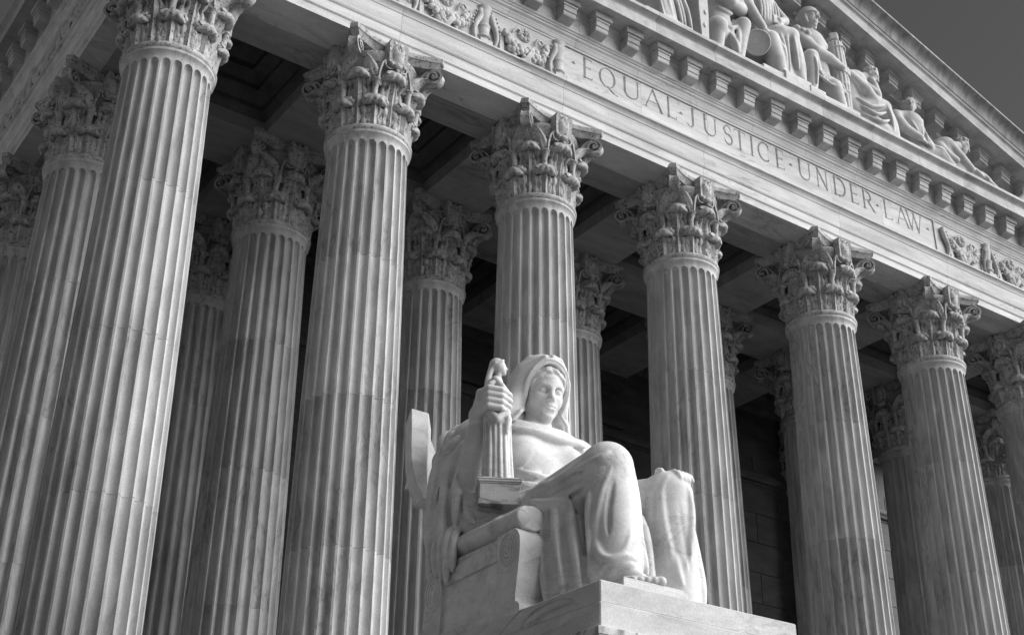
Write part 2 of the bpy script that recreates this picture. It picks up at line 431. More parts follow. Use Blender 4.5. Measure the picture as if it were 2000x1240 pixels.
fl = ['nearest and largest front column, at the left corner of the portico',
      'second front column from the left, between the corner column and the statue',
      'third front column from the left, rising directly behind the statue\'s head',
      'fourth front column from the left, rising behind the statue\'s knees',
      'fifth front column from the left, just right of the statue\'s pedestal',
      'sixth front column from the left, under the word LAW of the inscription',
      'seventh front column from the left, cut by the right edge of the picture',
      'eighth and farthest front column, at the right corner of the portico']
sl = ['shaded second-row column at the far left, half hidden by the corner column',
      'dim second-row column seen between the first and second front columns',
      'dim second-row column seen between the second front column and the statue',
      'slim second-row column just right of the statue\'s hooded head',
      'second-row column peeping out right of the fourth front column',
      'second-row column almost wholly hidden behind the fifth front column',
      'dark second-row column half hidden left of the sixth front column',
      'dark second-row column at the right edge behind the sixth front column']
for k in range(8): build_column(COLX[k], 0, fl[k])
for k in range(8): build_column(COLX[k], ROW2, sl[k])
build_column(COLX[1], 7.95, 'dark third-row column deep in the gap right of the nearest corner column')
build_column(COLX[6], 7.95, 'third-row column hidden deep behind the fifth front column')
build_column(COLX[0], 8.3, 'darkest third-row column on the portico\'s left side, cut by the left picture edge')

# ------------------------------------------------------------------ entablature
# profile: (outward offset from the architrave plane, z)
ARCH = [(0, ZA), (0, ZA+0.175), (0.012, ZA+0.18), (0.02, ZA+0.195), (0.03, ZA+0.20), (0.03, ZA+0.405), (0.04, ZA+0.41), (0.055, ZA+0.425), (0.065, ZA+0.455), (0.07, ZA+0.475), (0.065, ZA+0.49), (0.07, ZA+0.50), (0.07, ZA+0.825), (0.085, ZA+0.835), (0.09, ZA+0.86), (0.10, ZA+0.90), (0.13, ZA+0.94), (0.175, ZA+0.955), (0.18, ZA+0.96), (0.18, ZA+0.995), (0.02, ZA+1.0)]
ZF0 = ZA+1.0; ZF1 = 20.68
FRZ = [(0.0, ZF0), (0.0, ZF1)]
BED = [(0.0, ZF1), (0.02, ZF1+0.005), (0.02, ZF1+0.05), (0.035, ZF1+0.06), (0.05, ZF1+0.10), (0.06, ZF1+0.14), (0.07, ZF1+0.15), (0.07, ZF1+0.18), (0.08, ZF1+0.20), (0.115, ZF1+0.225), (0.125, ZF1+0.25), (0.125, ZF1+0.275), (0.15, ZF1+0.285), (0.155, ZF1+0.31), (0.19, ZF1+0.335), (0.2, ZF1+0.36)]
ZB = ZF1+0.36          # 21.04
CORN = [(0.2, ZB), (0.2, 21.335), (0.215, 21.345), (0.22, 21.39), (0.235, 21.44), (0.27, 21.50), (0.275, 21.553), (0.70, 21.553), (0.70, 21.535), (0.755, 21.535), (0.757, 21.80), (0.725, 21.805), (0.72, 21.84), (0.735, 21.87), (0.775, 21.90), (0.84, 21.925), (0.865, 21.94), (0.867, 22.02), (0.2, 22.06)]
def sweep(prof, x0, x1, back=None, gap=0.003):
    """front block from x0 to x1 (x at the architrave plane); mitred where it reaches a corner"""
    b = MB(); n = len(prof)
    def end(x):
        if abs(x-XL) < 1e-6: return lambda o: XL-o
        if abs(x-XR) < 1e-6: return lambda o: XR+o
        return lambda o: x
    e0, e1 = end(x0), end(x1); g0 = gap if abs(x0-XL) > 1e-6 else 0; g1 = gap if abs(x1-XR) > 1e-6 else 0
    P = np.array([[(e0(o)+g0, YF-o, z) for o, z in prof], [(e1(o)-g1, YF-o, z) for o, z in prof]])
    b.grid(P)
    yb = back if back is not None else YF+0.5
    V0 = (e0(0)+g0+((yb-YF) if g0 == 0 else 0), yb); V1 = (e1(0)-g1-((yb-YF) if g1 == 0 else 0), yb)
    k = len(b.V); b.V += [(V0[0], yb, prof[0][1]), (V0[0], yb, prof[-1][1]), (V1[0], yb, prof[0][1]), (V1[0], yb, prof[-1][1])]
    b.F += [tuple(range(n))+(k+1, k), tuple(range(n, 2*n))[::-1]+(k+2, k+3), (0, n, k+2, k), (n-1, k+1, k+3, 2*n-1), (k, k+2, k+3, k+1)]
    return b
def sweep_side(prof, y0, y1, sgn=-1, gap=0.003, mitre=True):
    b = MB(); n = len(prof); X0 = XL if sgn < 0 else XR
    P = np.array([[(X0+sgn*o, (YF-o if mitre else y0+gap), z) for o, z in prof], [(X0+sgn*o, y1-gap, z) for o, z in prof]])
    b.grid(P); xb = X0-sgn*0.5; k = len(b.V)
    ys = YF+0.5 if mitre else y0+gap
    b.V += [(xb, ys, prof[0][1]), (xb, ys, prof[-1][1]), (xb, y1-gap, prof[0][1]), (xb, y1-gap, prof[-1][1])]
    b.F += [tuple(range(n))+(k+1, k), tuple(range(n, 2*n))[::-1]+(k+2, k+3), (0, n, k+2, k), (n-1, k+1, k+3, 2*n-1), (k, k+2, k+3, k+1)]
    return b
ENT = thing('entablature', 'long carved marble entablature resting on the front columns', 'entablature')
def part(name, b, mat, parent, ang=30, smooth=True):
    return ob(name, b.mesh(name, mat, angle=ang if smooth else None), parent)
cuts = [XL] + [x+0.09 for x in COLX[1:7]] + [XR]
for a, c_ in zip(cuts[:-1], cuts[1:]): part('architrave_block', sweep(ARCH, a, c_, back=0.0), M_ent, ENT)
sidecuts = [YF, ROW2, 8.3, 12.4, 16.5]
for s in (-1, 1):
    for i in range(4): part('architrave_block', sweep_side(ARCH, sidecuts[i], sidecuts[i+1], s, mitre=(i == 0)), M_ent, ENT)
PX0, PX1 = 8.06, 20.38
for a, c_ in ((XL, 2.1), (2.1, 4.1), (4.1, 6.1), (6.1, PX0), (PX1, 22.4), (22.4, 24.4), (24.4, 26.4), (26.4, XR)):
    part('frieze_block', sweep(FRZ, a, c_, back=-0.1), M_ent, ENT)
for s in (-1, 1):
    for i in range(4): part('frieze_block', sweep_side(FRZ, sidecuts[i], sidecuts[i+1], s, mitre=(i == 0)), M_ent, ENT)
MP = 0.8885; NMOD = 35
modx = [XC+(i-(NMOD-1)/2)*MP for i in range(NMOD)]
me_mod = None
def modillion():
    b = MB()
    # block with stepped front
    prof = [(0.0, 21.05), (0.225, 21.095), (0.24, 21.12), (0.245, 21.20), (0.268, 21.21), (0.27, 21.335), (0.0, 21.335)]
    b.prism([(-o, z) for o, z in prof], 'x', -0.17, 0.17)
    # moulded cap
    for (o, w, z0, z1) in ((0.29, 0.19, 21.337, 21.40), (0.335, 0.235, 21.401, 21.551)):
        b.box(-w, w, -o, 0.0, z0, z1)
    return b.mesh('modillion', M_corn)
me_mod = modillion()
cc = [XL] + [(modx[i]+modx[i+1])/2 for i in range(2, NMOD-2, 2)] + [XR]
part_c = []
for a, c_ in zip(cc[:-1], cc[1:]):
    part('bed_moulding', sweep(BED, a, c_, back=-0.1), M_ent, ENT)
    o = part('cornice_block', sweep(CORN, a, c_, back=-0.1, gap=0.004), M_corn, ENT)
    for x in modx:
        if a < x < c_: ob('modillion', me_mod, o, (x, YF-0.199, 0))
for s in (-1, 1):
    for i in range(4):
        part('bed_moulding', sweep_side(BED, sidecuts[i], sidecuts[i+1], s, mitre=(i == 0)), M_ent, ENT)
        o = part('cornice_block', sweep_side(CORN, sidecuts[i], sidecuts[i+1], s, mitre=(i == 0)), M_corn, ENT)
        y = YF+0.35+ (0 if i == 0 else 0)
        while y < 16.4:
            if sidecuts[i] <= y < sidecuts[i+1]:
                X0 = XL-0.199 if s < 0 else XR+0.199
                ob('modillion', me_mod, o, (X0, y, 0), rotz=(-math.pi/2 if s < 0 else math.pi/2))
            y += MP

# ------------------------------------------------------------------ portico ceiling: beams and coffers
CEIL = thing('portico_ceiling', 'shadowed marble ceiling of beams and sunken coffers above the columns', 'ceiling')
def beam(x0, x1, y0, y1, name='beam'):
    b = MB(); z = ZA+0.001
    b.box(x0, x1, y0, y1, z, 20.6)
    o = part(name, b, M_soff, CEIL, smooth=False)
    # sunk panel outline on the underside: a raised margin
    return o
hb = 0.775
for k in range(8):
    x = COLX[k]
    beam(x-hb, x+hb, 0.775, ROW2-hb-0.003); beam(x-hb, x+hb, ROW2+hb+0.003, 8.29)
for k in range(7):
    a, c_ = COLX[k], COLX[k+1]
    beam(a+0.002, c_-0.002, 0.004, 0.772, 'beam'); beam(a+0.002, c_-0.002, ROW2-hb, ROW2+hb)
for k in range(7):
    for (y0, y1) in ((0.775, ROW2-hb), (ROW2+hb, 8.29)):
        x0, x1 = COLX[k]+hb, COLX[k+1]-hb
        b = MB(); steps = [(0.0, 18.95), (0.10, 19.03), (0.14, 19.10), (0.14, 19.22), (0.22, 19.30), (0.34, 19.38), (0.40, 19.40), (0.40, 19.52), (0.50, 19.60), (0.62, 19.66), (0.66, 19.66), (0.66, 19.8), (0.8, 19.86), (0.9, 19.88)]
        P = []
        for d, z in steps:
            P.append([(x0+d, y0+d, z), (x1-d, y0+d, z), (x1-d, y1-d, z), (x0+d, y1-d, z)])
        b.grid(np.array(P), closev=True)
        m = len(steps); b.F.append(((m-1)*4, (m-1)*4+1, (m-1)*4+2, (m-1)*4+3))
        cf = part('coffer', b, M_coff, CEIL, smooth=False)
        # rosette in the middle of the coffer
        b = MB(); cx_, cy_ = (x0+x1)/2, (y0+y1)/2
        for q in range(8):
            a = q*math.pi/4; b.ball((cx_+0.2*math.cos(a), cy_+0.2*math.sin(a), 19.86), 0.12, 8, 5, (1, 1, 0.5))
        b.ball((cx_, cy_, 19.83), 0.1, 8, 5)
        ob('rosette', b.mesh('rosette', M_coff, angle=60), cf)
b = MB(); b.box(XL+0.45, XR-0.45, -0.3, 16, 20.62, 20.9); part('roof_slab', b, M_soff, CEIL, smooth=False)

# ------------------------------------------------------------------ back wall of the portico
WALL = thing('portico_wall', 'shadowed ashlar marble wall at the back of the portico', 'wall')
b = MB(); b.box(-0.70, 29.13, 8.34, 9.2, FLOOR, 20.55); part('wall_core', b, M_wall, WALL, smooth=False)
me_blk = {}
zc = FLOOR+0.01; row = 0; ch = 0.93
while zc < 16.6:
    x = -0.70 - (0.0 if row % 2 == 0 else 1.0)
    while x < 29.13:
        x0, x1 = max(x, -0.70), min(x+2.0, 29.13)
        # doorway in the middle bay
        if not (x1 > 12.7 and x0 < 15.7 and zc < 11.5) and x1-x0 > 0.2:
            key = round(x1-x0, 2)
            if key not in me_blk:
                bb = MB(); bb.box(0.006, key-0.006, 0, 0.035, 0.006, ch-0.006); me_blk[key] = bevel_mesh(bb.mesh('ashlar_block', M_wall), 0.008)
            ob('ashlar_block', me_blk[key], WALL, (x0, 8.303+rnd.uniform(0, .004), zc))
        x += 2.0
    zc += ch; row += 1
b = MB(); b.prism([(8.34, 16.62), (8.20, 16.66), (8.18, 16.74), (8.14, 16.80), (8.14, 16.86), (8.26, 16.92), (8.28, 17.0), (8.34, 17.0)], "x", -0.70, 29.13)
part('string_course', b, M_wall, WALL, smooth=False)
for x in COLX[2:6]:
    b = MB()
    for dx0, dx1, yy in ((-0.62, -0.52, 8.24), (-0.5, -0.2, 8.18), (-0.18, 0.18, 8.20), (0.2, 0.5, 8.18), (0.52, 0.62, 8.24)):
        b.box(x+dx0, x+dx1, yy, 8.335, FLOOR+0.3, 16.61)
    b.box(x-0.72, x+0.72, 8.12, 8.335, FLOOR+0.003, FLOOR+0.296)
    b.box(x-0.66, x+0.66, 8.16, 8.335, 17.003, 17.2)
    b.box(x-0.72, x+0.72, 8.10, 8.335, 18.3, ZA-0.003)
    part('pilaster', b, M_wall, WALL, smooth=False)
b = MB(); b.box(12.72, 13.1, 8.15, 8.335, FLOOR+0.003, 11.1); b.box(15.3, 15.68, 8.15, 8.335, FLOOR+0.003, 11.1); b.box(12.5, 15.9, 8.1, 8.335, 11.103, 11.7)
part('door_frame', b, M_wall, WALL, smooth=False)
for x0, x1 in ((13.11, 14.2), (14.21, 15.29)):
    b = MB(); b.box(x0, x1, 8.28, 8.336, FLOOR+0.003, 11.095); dr = part('door', b, M_wall, WALL, smooth=False)
    for q in range(4):
        b = MB(); b.box(x0+0.12, x1-0.12, 8.25, 8.279, FLOOR+0.3+q*2.05, FLOOR+2.1+q*2.05); ob('door_panel', b.mesh('door_panel', M_wall), dr)
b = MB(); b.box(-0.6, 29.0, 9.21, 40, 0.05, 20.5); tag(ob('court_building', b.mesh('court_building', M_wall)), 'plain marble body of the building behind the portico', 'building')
# ------------------------------------------------------------------ carving kit: solids given by distance functions, meshed with surface nets
def _v(a): return np.asarray(a, np.float32)
class Carve:
    def __init__(s, lo, hi, h):
        s.h = h; s.lo = np.array(lo, float); s.n = np.maximum(2, np.ceil((np.array(hi, float)-s.lo)/h).astype(int)+1)
        s.ax = [(s.lo[i]+h*np.arange(s.n[i])).astype(np.float32) for i in range(3)]
        s.D = np.full(tuple(s.n), 1.0, np.float32)
    def _sub(s, lo, hi, pad):
        sl = []
        for i in range(3):
            a = int(math.floor((lo[i]-pad-s.lo[i])/s.h)); b = int(math.ceil((hi[i]+pad-s.lo[i])/s.h))+1
            a = max(a, 0); b = min(b, s.n[i])
            if b <= a: return None, None
            sl.append(slice(a, b))
        X = s.ax[0][sl[0]][:, None, None]; Y = s.ax[1][sl[1]][None, :, None]; Z = s.ax[2][sl[2]][None, None, :]
        return tuple(sl), (X, Y, Z)
    def put(s, sl, d, k, op='add'):
        A = s.D[sl]
        if op == 'add':
            if k > 0:
                hh = np.maximum(k-np.abs(A-d), 0)/k; s.D[sl] = np.minimum(A, d)-hh*hh*k*0.25
            else: s.D[sl] = np.minimum(A, d)
        elif op == 'cut':
            d = -d
            if k > 0:
                hh = np.maximum(k-np.abs(A-d), 0)/k; s.D[sl] = np.maximum(A, d)+hh*hh*k*0.25
            else: s.D[sl] = np.maximum(A, d)
    def seg(s, a, b, ra, rb=None, k=0.05, op='add', flat=None):
        """tapered capsule"""
        rb = ra if rb is None else rb; a = np.array(a, float); b = np.array(b, float); R = max(ra, rb)
        sl, g = s._sub(np.minimum(a, b), np.maximum(a, b), R+k+3*s.h)
        if sl is None: return s
        ba = b-a; L2 = float(ba@ba)+1e-9
        px, py, pz = g[0]-a[0], g[1]-a[1], g[2]-a[2]
        t = np.clip((px*ba[0]+py*ba[1]+pz*ba[2])/L2, 0, 1)
        d = np.sqrt((px-t*ba[0])**2+(py-t*ba[1])**2+(pz-t*ba[2])**2)-(ra+(rb-ra)*t)
        s.put(sl, d.astype(np.float32), k, op); return s
    def line(s, pts, r, k=0.05, op='add'):
        """polyline tube; r a number or one per point; joined to the rest in one go"""
        P = np.array([tuple(p) for p in pts], float); r = [r]*len(P) if np.isscalar(r) else list(r); pad = max(r)+k+3*s.h
        sl, g = s._sub(P.min(0), P.max(0), pad)
        if sl is None: return s
        D = None
        for i in range(len(P)-1):
            a = P[i]; ba = P[i+1]-a; L2 = float(ba@ba)+1e-9
            px, py, pz = g[0]-a[0], g[1]-a[1], g[2]-a[2]
            t = np.clip((px*ba[0]+py*ba[1]+pz*ba[2])/L2, 0, 1)
            d = np.sqrt((px-t*ba[0])**2+(py-t*ba[1])**2+(pz-t*ba[2])**2)-(r[i]+(r[i+1]-r[i])*t)
            D = d if D is None else np.minimum(D, d)
        s.put(sl, D.astype(np.float32), k, op); return s
    def ell(s, c, r, k=0.05, op='add', R=None):
        c = np.array(c, float); r = np.array(r, float); m = r.max() if R is not None else r
        sl, g = s._sub(c-m, c+m, k+3*s.h)
        if sl is None: return s
        p = [g[0]-c[0], g[1]-c[1], g[2]-c[2]]
        if R is not None: p = [R[0][i]*p[0]+R[1][i]*p[1]+R[2][i]*p[2] for i in range(3)]
        q = np.sqrt((p[0]/r[0])**2+(p[1]/r[1])**2+(p[2]/r[2])**2)
        q2 = np.sqrt((p[0]/r[0]**2)**2+(p[1]/r[1]**2)**2+(p[2]/r[2]**2)**2)+1e-6
        d = q*(q-1)/q2
        s.put(sl, d.astype(np.float32), k, op); return s
    def box(s, c, half, R=None, rnd_=0.02, k=0.02, op='add'):
        c = np.array(c, float); half = np.array(half, float); m = np.full(3, np.linalg.norm(half)) if R is not None else half
        sl, g = s._sub(c-m, c+m, k+3*s.h)
        if sl is None: return s
        p = [g[0]-c[0], g[1]-c[1], g[2]-c[2]]
        if R is not None: p = [R[0][i]*p[0]+R[1][i]*p[1]+R[2][i]*p[2] for i in range(3)]
        q = [np.abs(p[i])-(half[i]-rnd_) for i in range(3)]
        d = np.sqrt(np.maximum(q[0], 0)**2+np.maximum(q[1], 0)**2+np.maximum(q[2], 0)**2)+np.minimum(np.maximum(np.maximum(q[0], q[1]), q[2]), 0)-rnd_
        s.put(sl, d.astype(np.float32), k, op); return s
    def sample(s, P):
        q = (np.asarray(P, float)-s.lo)/s.h; i = np.clip(np.floor(q).astype(int), 0, s.n-2); f = np.clip(q-i, 0, 1); r = 0
        for dx in (0, 1):
            for dy in (0, 1):
                for dz in (0, 1):
                    r = r+s.D[i[..., 0]+dx, i[..., 1]+dy, i[..., 2]+dz]*(f[..., 0] if dx else 1-f[..., 0])*(f[..., 1] if dy else 1-f[..., 1])*(f[..., 2] if dz else 1-f[..., 2])
        return r
    def nets(s):
        D = s.D; D = np.clip(D, -1, 1); nx, ny, nz = D.shape
        ins = D < 0
        cnt = np.zeros((nx-1, ny-1, nz-1), np.int8)
        for dx in (0, 1):
            for dy in (0, 1):
                for dz in (0, 1): cnt += ins[dx:nx-1+dx, dy:ny-1+dy, dz:nz-1+dz]
        act = np.argwhere((cnt > 0) & (cnt < 8)); idx = np.full(cnt.shape, -1, np.int64); idx[tuple(act.T)] = np.arange(len(act))
        acc = np.zeros((len(act), 3)); num = np.zeros(len(act))
        cor = [(0,0,0),(1,0,0),(0,1,0),(1,1,0),(0,0,1),(1,0,1),(0,1,1),(1,1,1)]
        for a, b in ((0,1),(2,3),(4,5),(6,7),(0,2),(1,3),(4,6),(5,7),(0,4),(1,5),(2,6),(3,7)):
            ca, cb = np.array(cor[a]), np.array(cor[b])
            va = D[tuple((act+ca).T)]; vb = D[tuple((act+cb).T)]
            m = (va < 0) != (vb < 0)
            t = np.where(m, va/(np.where(m, va-vb, 1)), 0)
            acc += m[:, None]*(ca+t[:, None]*(cb-ca)); num += m
        V = (act+acc/np.maximum(num, 1)[:, None])*s.h+s.lo
        F = []
        for ax in range(3):
            u, v = (ax+1) % 3, (ax+2) % 3
            s0 = [slice(None)]*3; s1 = [slice(None)]*3; s0[ax] = slice(0, -1); s1[ax] = slice(1, None)
            ch = ins[tuple(s0)] != ins[tuple(s1)]
            e = np.argwhere(ch); ok = (e[:, u] > 0) & (e[:, v] > 0) & (e[:, u] < D.shape[u]-1) & (e[:, v] < D.shape[v]-1); e = e[ok]
            if not len(e): continue
            du = np.zeros(3, int); du[u] = 1; dv = np.zeros(3, int); dv[v] = 1
            q = np.stack([idx[tuple((e-du-dv).T)], idx[tuple((e-dv).T)], idx[tuple(e.T)], idx[tuple((e-du).T)]], 1)
            fl = ~ins[tuple(e.T)]; q[fl] = q[fl][:, ::-1]
            F.append(q)
        F = np.concatenate(F); F = F[(F >= 0).all(1)]
        return V, F
    def mesh(s, name, mat):
        V, F = s.nets(); me = bpy.data.meshes.new(name)
        me.vertices.add(len(V)); me.vertices.foreach_set('co', V.astype(np.float32).ravel())
        me.loops.add(len(F)*4); me.loops.foreach_set('vertex_index', F.astype(np.int32).ravel())
        me.polygons.add(len(F)); me.polygons.foreach_set('loop_start', np.arange(len(F), dtype=np.int32)*4)
        try: me.polygons.foreach_set('loop_total', np.full(len(F), 4, np.int32))
        except Exception: pass
        me.update(calc_edges=True); me.validate(); me.materials.append(mat); me.shade_smooth(); return me
# ------------------------------------------------------------------ pediment
PEDI = thing('pediment', 'triangular marble gable with bracketed raking cornice above the entablature', 'pediment')
SL = 0.2988                                   # slope of the raking cornice
def zrake(x): return 26.235 - SL*abs(x-XC)    # lower edge of the raking corona
YT = -0.55                                    # plane of the tympanum
b = MB(); b.prism([(XL-0.5, 21.6), (XR+0.5, 21.6), (XR+0.5, 22.2), (XC, zrake(XC)+0.3), (XL-0.5, 22.2)], 'y', YT, YT+0.6)
part('tympanum', b, M_corn, PEDI, smooth=False)
# raking profile: (outward offset from the architrave plane, height above zrake)
RBED = [(-0.25, -0.62), (-0.21, -0.60), (-0.21, -0.55), (-0.16, -0.50), (-0.13, -0.46), (-0.13, -0.43), (0.0, -0.40), (0.0, -0.19), (0.02, -0.18), (0.06, -0.10), (0.09, -0.05), (0.10, 0.018), (0.68, 0.018), (0.68, 0.0), (0.75, 0.0), (0.752, 0.30), (0.765, 0.31), (0.77, 0.335), (0.80, 0.35), (0.82, 0.39), (0.825, 0.42), (0.85, 0.425), (0.86, 0.47), (0.87, 0.55), (0.90, 0.64), (0.96, 0.72), (1.03, 0.77), (1.08, 0.80), (1.085, 0.805), (1.085, 0.86), (0.2, 0.90)]
def rake_block(x0, x1, gap=0.004):
    b = MB(); n = len(RBED); s = 1 if x1 > XC else -1
    P = np.array([[(x0+gap, YF-o, zrake(x0)+h) for o, h in RBED], [(x1-gap, YF-o, zrake(x1)+h) for o, h in RBED]])
    b.grid(P); k = len(b.V); yb = YF+0.6
    b.V += [(x0+gap, yb, zrake(x0)-0.62), (x0+gap, yb, zrake(x0)+0.90), (x1-gap, yb, zrake(x1)-0.62), (x1-gap, yb, zrake(x1)+0.90)]
    b.F += [tuple(range(n))+(k+1, k), tuple(range(n, 2*n))[::-1]+(k+2, k+3), (0, n, k+2, k), (n-1, k+1, k+3, 2*n-1), (k, k+2, k+3, k+1)]
    return b
RSTEP = 1.78
edges = [XC+RSTEP*i for i in range(0, 10)]
def rake_modillion(s):
    """bracket under the raking cornice; its top follows the slope"""
    b = MB()
    def bx(w, o0, o1, h0, h1):
        V = []
        for x in (-w, w):
            for o in (o0, o1):
                for h in (h0, h1): V.append((x, YF-o, h-s*SL*x))
        b.add(V, [(0, 1, 3, 2), (4, 6, 7, 5), (0, 4, 5, 1), (2, 3, 7, 6), (1, 5, 7, 3), (0, 2, 6, 4)])
    bx(0.17, 0.0, 0.30, -0.42, -0.21); bx(0.17, 0.301, 0.325, -0.32, -0.21); bx(0.19, 0.0, 0.34, -0.209, -0.14); bx(0.235, 0.0, 0.39, -0.139, 0.016)
    return b.mesh('modillion', M_corn)
rm = {1: rake_modillion(1), -1: rake_modillion(-1)}
class _rk: pass
me_gut = {}
def split_rake(x0, x1):
    o = part('raking_cornice_block', rake_block(x0, x1), M_corn, PEDI)
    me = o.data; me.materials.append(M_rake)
    # the weathered gutter moulding along the top is darker stone
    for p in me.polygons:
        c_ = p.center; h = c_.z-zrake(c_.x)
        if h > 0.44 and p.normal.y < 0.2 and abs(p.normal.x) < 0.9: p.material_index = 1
    return o
for s in (1, -1):
    for i in range(9):
        x0, x1 = edges[i], edges[i+1]
        if s < 0: x0, x1 = 2*XC-x1, 2*XC-x0
        if s > 0 and x0 > XR+1: continue
        o = split_rake(x0, x1)
        for q in (0.25, 0.75):
            xm = x0+(x1-x0)*q
            if zrake(xm) > 22.45: ob('modillion', rm[s], o, (xm, 0, zrake(xm)))
# roof behind the raking cornice
b = MB(); b.prism([(XL-0.55, 21.95), (XR+0.55, 21.95), (XR+0.55, zrake(XR+0.55)+0.62), (XC, zrake(XC)+0.78), (XL-0.55, zrake(XL-0.55)+0.62)], 'y', -0.19, 16.4)
part('roof', b, M_wall, PEDI, smooth=False)
# ------------------------------------------------------------------ inscription, cut into the frieze
# letters as strokes on a unit-high grid: (x0, y0, x1, y1, width) or arcs (cx, cy, rx, ry, a0, a1, w)
THK, THN = 0.115, 0.055
def ser(x, y, w=0.17): return ('s', x-w/2, y, x+w/2, y, 0.035)
def st(x0, y0, x1, y1, w): return ('s', x0, y0, x1, y1, w)
def arc(cx, cy, rx, ry, a0, a1, w0, w1=None): return ('a', cx, cy, rx, ry, a0, a1, w0, w1 if w1 is not None else w0)
GL = {
 'E': (0.56, [st(.10, 0, .10, 1, THK), ser(.08, 0), ser(.08, 1), st(.10, .985, .50, .985, THN), st(.10, .53, .44, .53, THN), st(.10, .015, .53, .015, THN), st(.50, .985, .50, .90, .035), st(.44, .60, .44, .46, .03), st(.53, .015, .55, .13, .035)]),
 'Q': (0.98, [arc(.48, .5, .42, .48, 0, 360, THK, THN), st(.50, .04, .82, -.16, .09), st(.82, -.16, 1.05, -.22, .05)]),
 'U': (0.86, [st(.14, .30, .14, 1, THK), arc(.44, .33, .30, .31, 180, 360, THK, THN), st(.74, .30, .74, 1, THN+.02), ser(.14, 1, .22), ser(.74, 1, .2)]),
 'A': (0.90, [st(.08, 0, .43, 1, THN+.01), st(.43, 1, .82, 0, THK), st(.22, .36, .68, .36, THN), ser(.07, 0, .2), ser(.83, 0, .22)]),
 'L': (0.56, [st(.10, 0, .10, 1, THK), ser(.10, 1, .2), ser(.06, 0, .1), st(.10, .015, .52, .015, THN), st(.52, .015, .55, .14, .035)]),
 'J': (0.48, [st(.34, .22, .34, 1, THK), ser(.34, 1, .22), arc(.12, .22, .22, .24, 270, 360, THN, THK), st(.12, -.02, -.03, .10, .05)]),
 'S': (0.52, [arc(.25, .745, .19, .24, 30, 262, THN+.02, THK), arc(.27, .26, .21, .26, 82, -150, THK, THN+.02), st(.42, .88, .44, .76, .035), st(.07, .12, .05, .26, .035)]),
 'T': (0.62, [st(.31, 0, .31, 1, THK), ser(.31, 0, .24), st(.02, .985, .60, .985, THN), st(.02, .985, .0, .86, .035), st(.60, .985, .62, .86, .035)]),
 'I': (0.24, [st(.12, 0, .12, 1, THK), ser(.12, 0, .22), ser(.12, 1, .22)]),
 'C': (0.78, [arc(.46, .5, .38, .49, 48, 312, THN+.02, THK), st(.72, .86, .74, .72, .035)]),
 'N': (0.82, [st(.12, 0, .12, 1, THN+.01), st(.12, 1, .70, 0, THK), st(.70, 0, .70, 1, THN+.01), ser(.12, 0, .2), ser(.08, 1, .14), ser(.70, 1, .2)]),
 'D': (0.86, [st(.12, 0, .12, 1, THK), ser(.08, 0, .14), ser(.08, 1, .14), st(.12, .985, .36, .985, THN), st(.12, .015, .36, .015, THN), arc(.36, .5, .42, .485, -90, 90, THK)]),
 'R': (0.76, [st(.12, 0, .12, 1, THK), ser(.12, 0, .22), ser(.08, 1, .14), st(.12, .985, .32, .985, THN), st(.12, .50, .34, .50, THN), arc(.32, .742, .22, .243, -90, 90, THK-.01), st(.34, .50, .68, .02, THK), st(.68, .02, .78, -.02, .05)]),
 'W': (1.16, [st(.08, 1, .34, 0, THK), st(.34, 0, .58, .98, THN+.01), st(.56, .98, .82, 0, THK), st(.82, 0, 1.08, 1, THN+.01), ser(.08, 1, .2), ser(.56, 1, .16), ser(1.08, 1, .18)]),
}
TEXT = [('E', 8.69, 8.95), ('Q', 9.13, 9.62), ('U', 9.78, 10.32), ('A', 10.42, 10.99), ('L', 11.10, 11.40), ('J', 11.74, 11.96), ('U', 12.19, 12.66), ('S', 12.85, 13.14), ('T', 13.20, 13.56), ('I', 13.70, 13.83), ('C', 13.94, 14.34), ('E', 14.55, 14.84),
        ('U', 15.29, 15.77), ('N', 15.93, 16.36), ('D', 16.53, 17.00), ('E', 17.15, 17.44), ('R', 17.58, 18.04), ('L', 18.38, 18.70), ('A', 18.84, 19.34), ('W', 19.24, 19.88)]
LZ0, LH = 20.085, 0.535
segs = []
for ch, xa, xb in TEXT:
    wd, strokes = GL[ch]; sx = (xb-xa)/wd
    for q in strokes:
        if q[0] == 's': segs.append((xa+q[1]*sx, LZ0+q[2]*LH, xa+q[3]*sx, LZ0+q[4]*LH, q[5]*LH/2, q[5]*LH/2))
        else:
            _, cx_, cy_, rx, ry, a0, a1, w0, w1 = q; n = 20
            for i in range(n):
                ta, tb_ = math.radians(a0+(a1-a0)*i/n), math.radians(a0+(a1-a0)*(i+1)/n)
                def wdt(t): return (w0+w1)/2+(w0-w1)/2*math.cos(2*t) if abs(a1-a0) >= 179 and w0 != w1 else w0
                if abs(a1-a0) < 300 and w0 != w1: wa = w0+(w1-w0)*i/n
                else: wa = wdt(ta)
                if ch == 'C': wa = w0+(w1-w0)*math.sin(math.pi*(i+0.5)/n)
                segs.append((xa+(cx_+rx*math.cos(ta))*sx, LZ0+(cy_+ry*math.sin(ta))*LH, xa+(cx_+rx*math.cos(tb_))*sx, LZ0+(cy_+ry*math.sin(tb_))*LH, wa*LH/2, wa*LH/2))
for xd in (8.42, 11.52, 15.05, 18.14, 20.07):     # triangular stops
    zc_ = 20.345
    for k_ in range(3):
        segs.append((xd-0.045+0.015*k_, zc_-0.02, xd+0.045-0.015*k_, zc_-0.02+0.02*k_, 0.018, 0.018))
    segs.append((xd, zc_-0.02, xd, zc_+0.035, 0.02, 0.008))
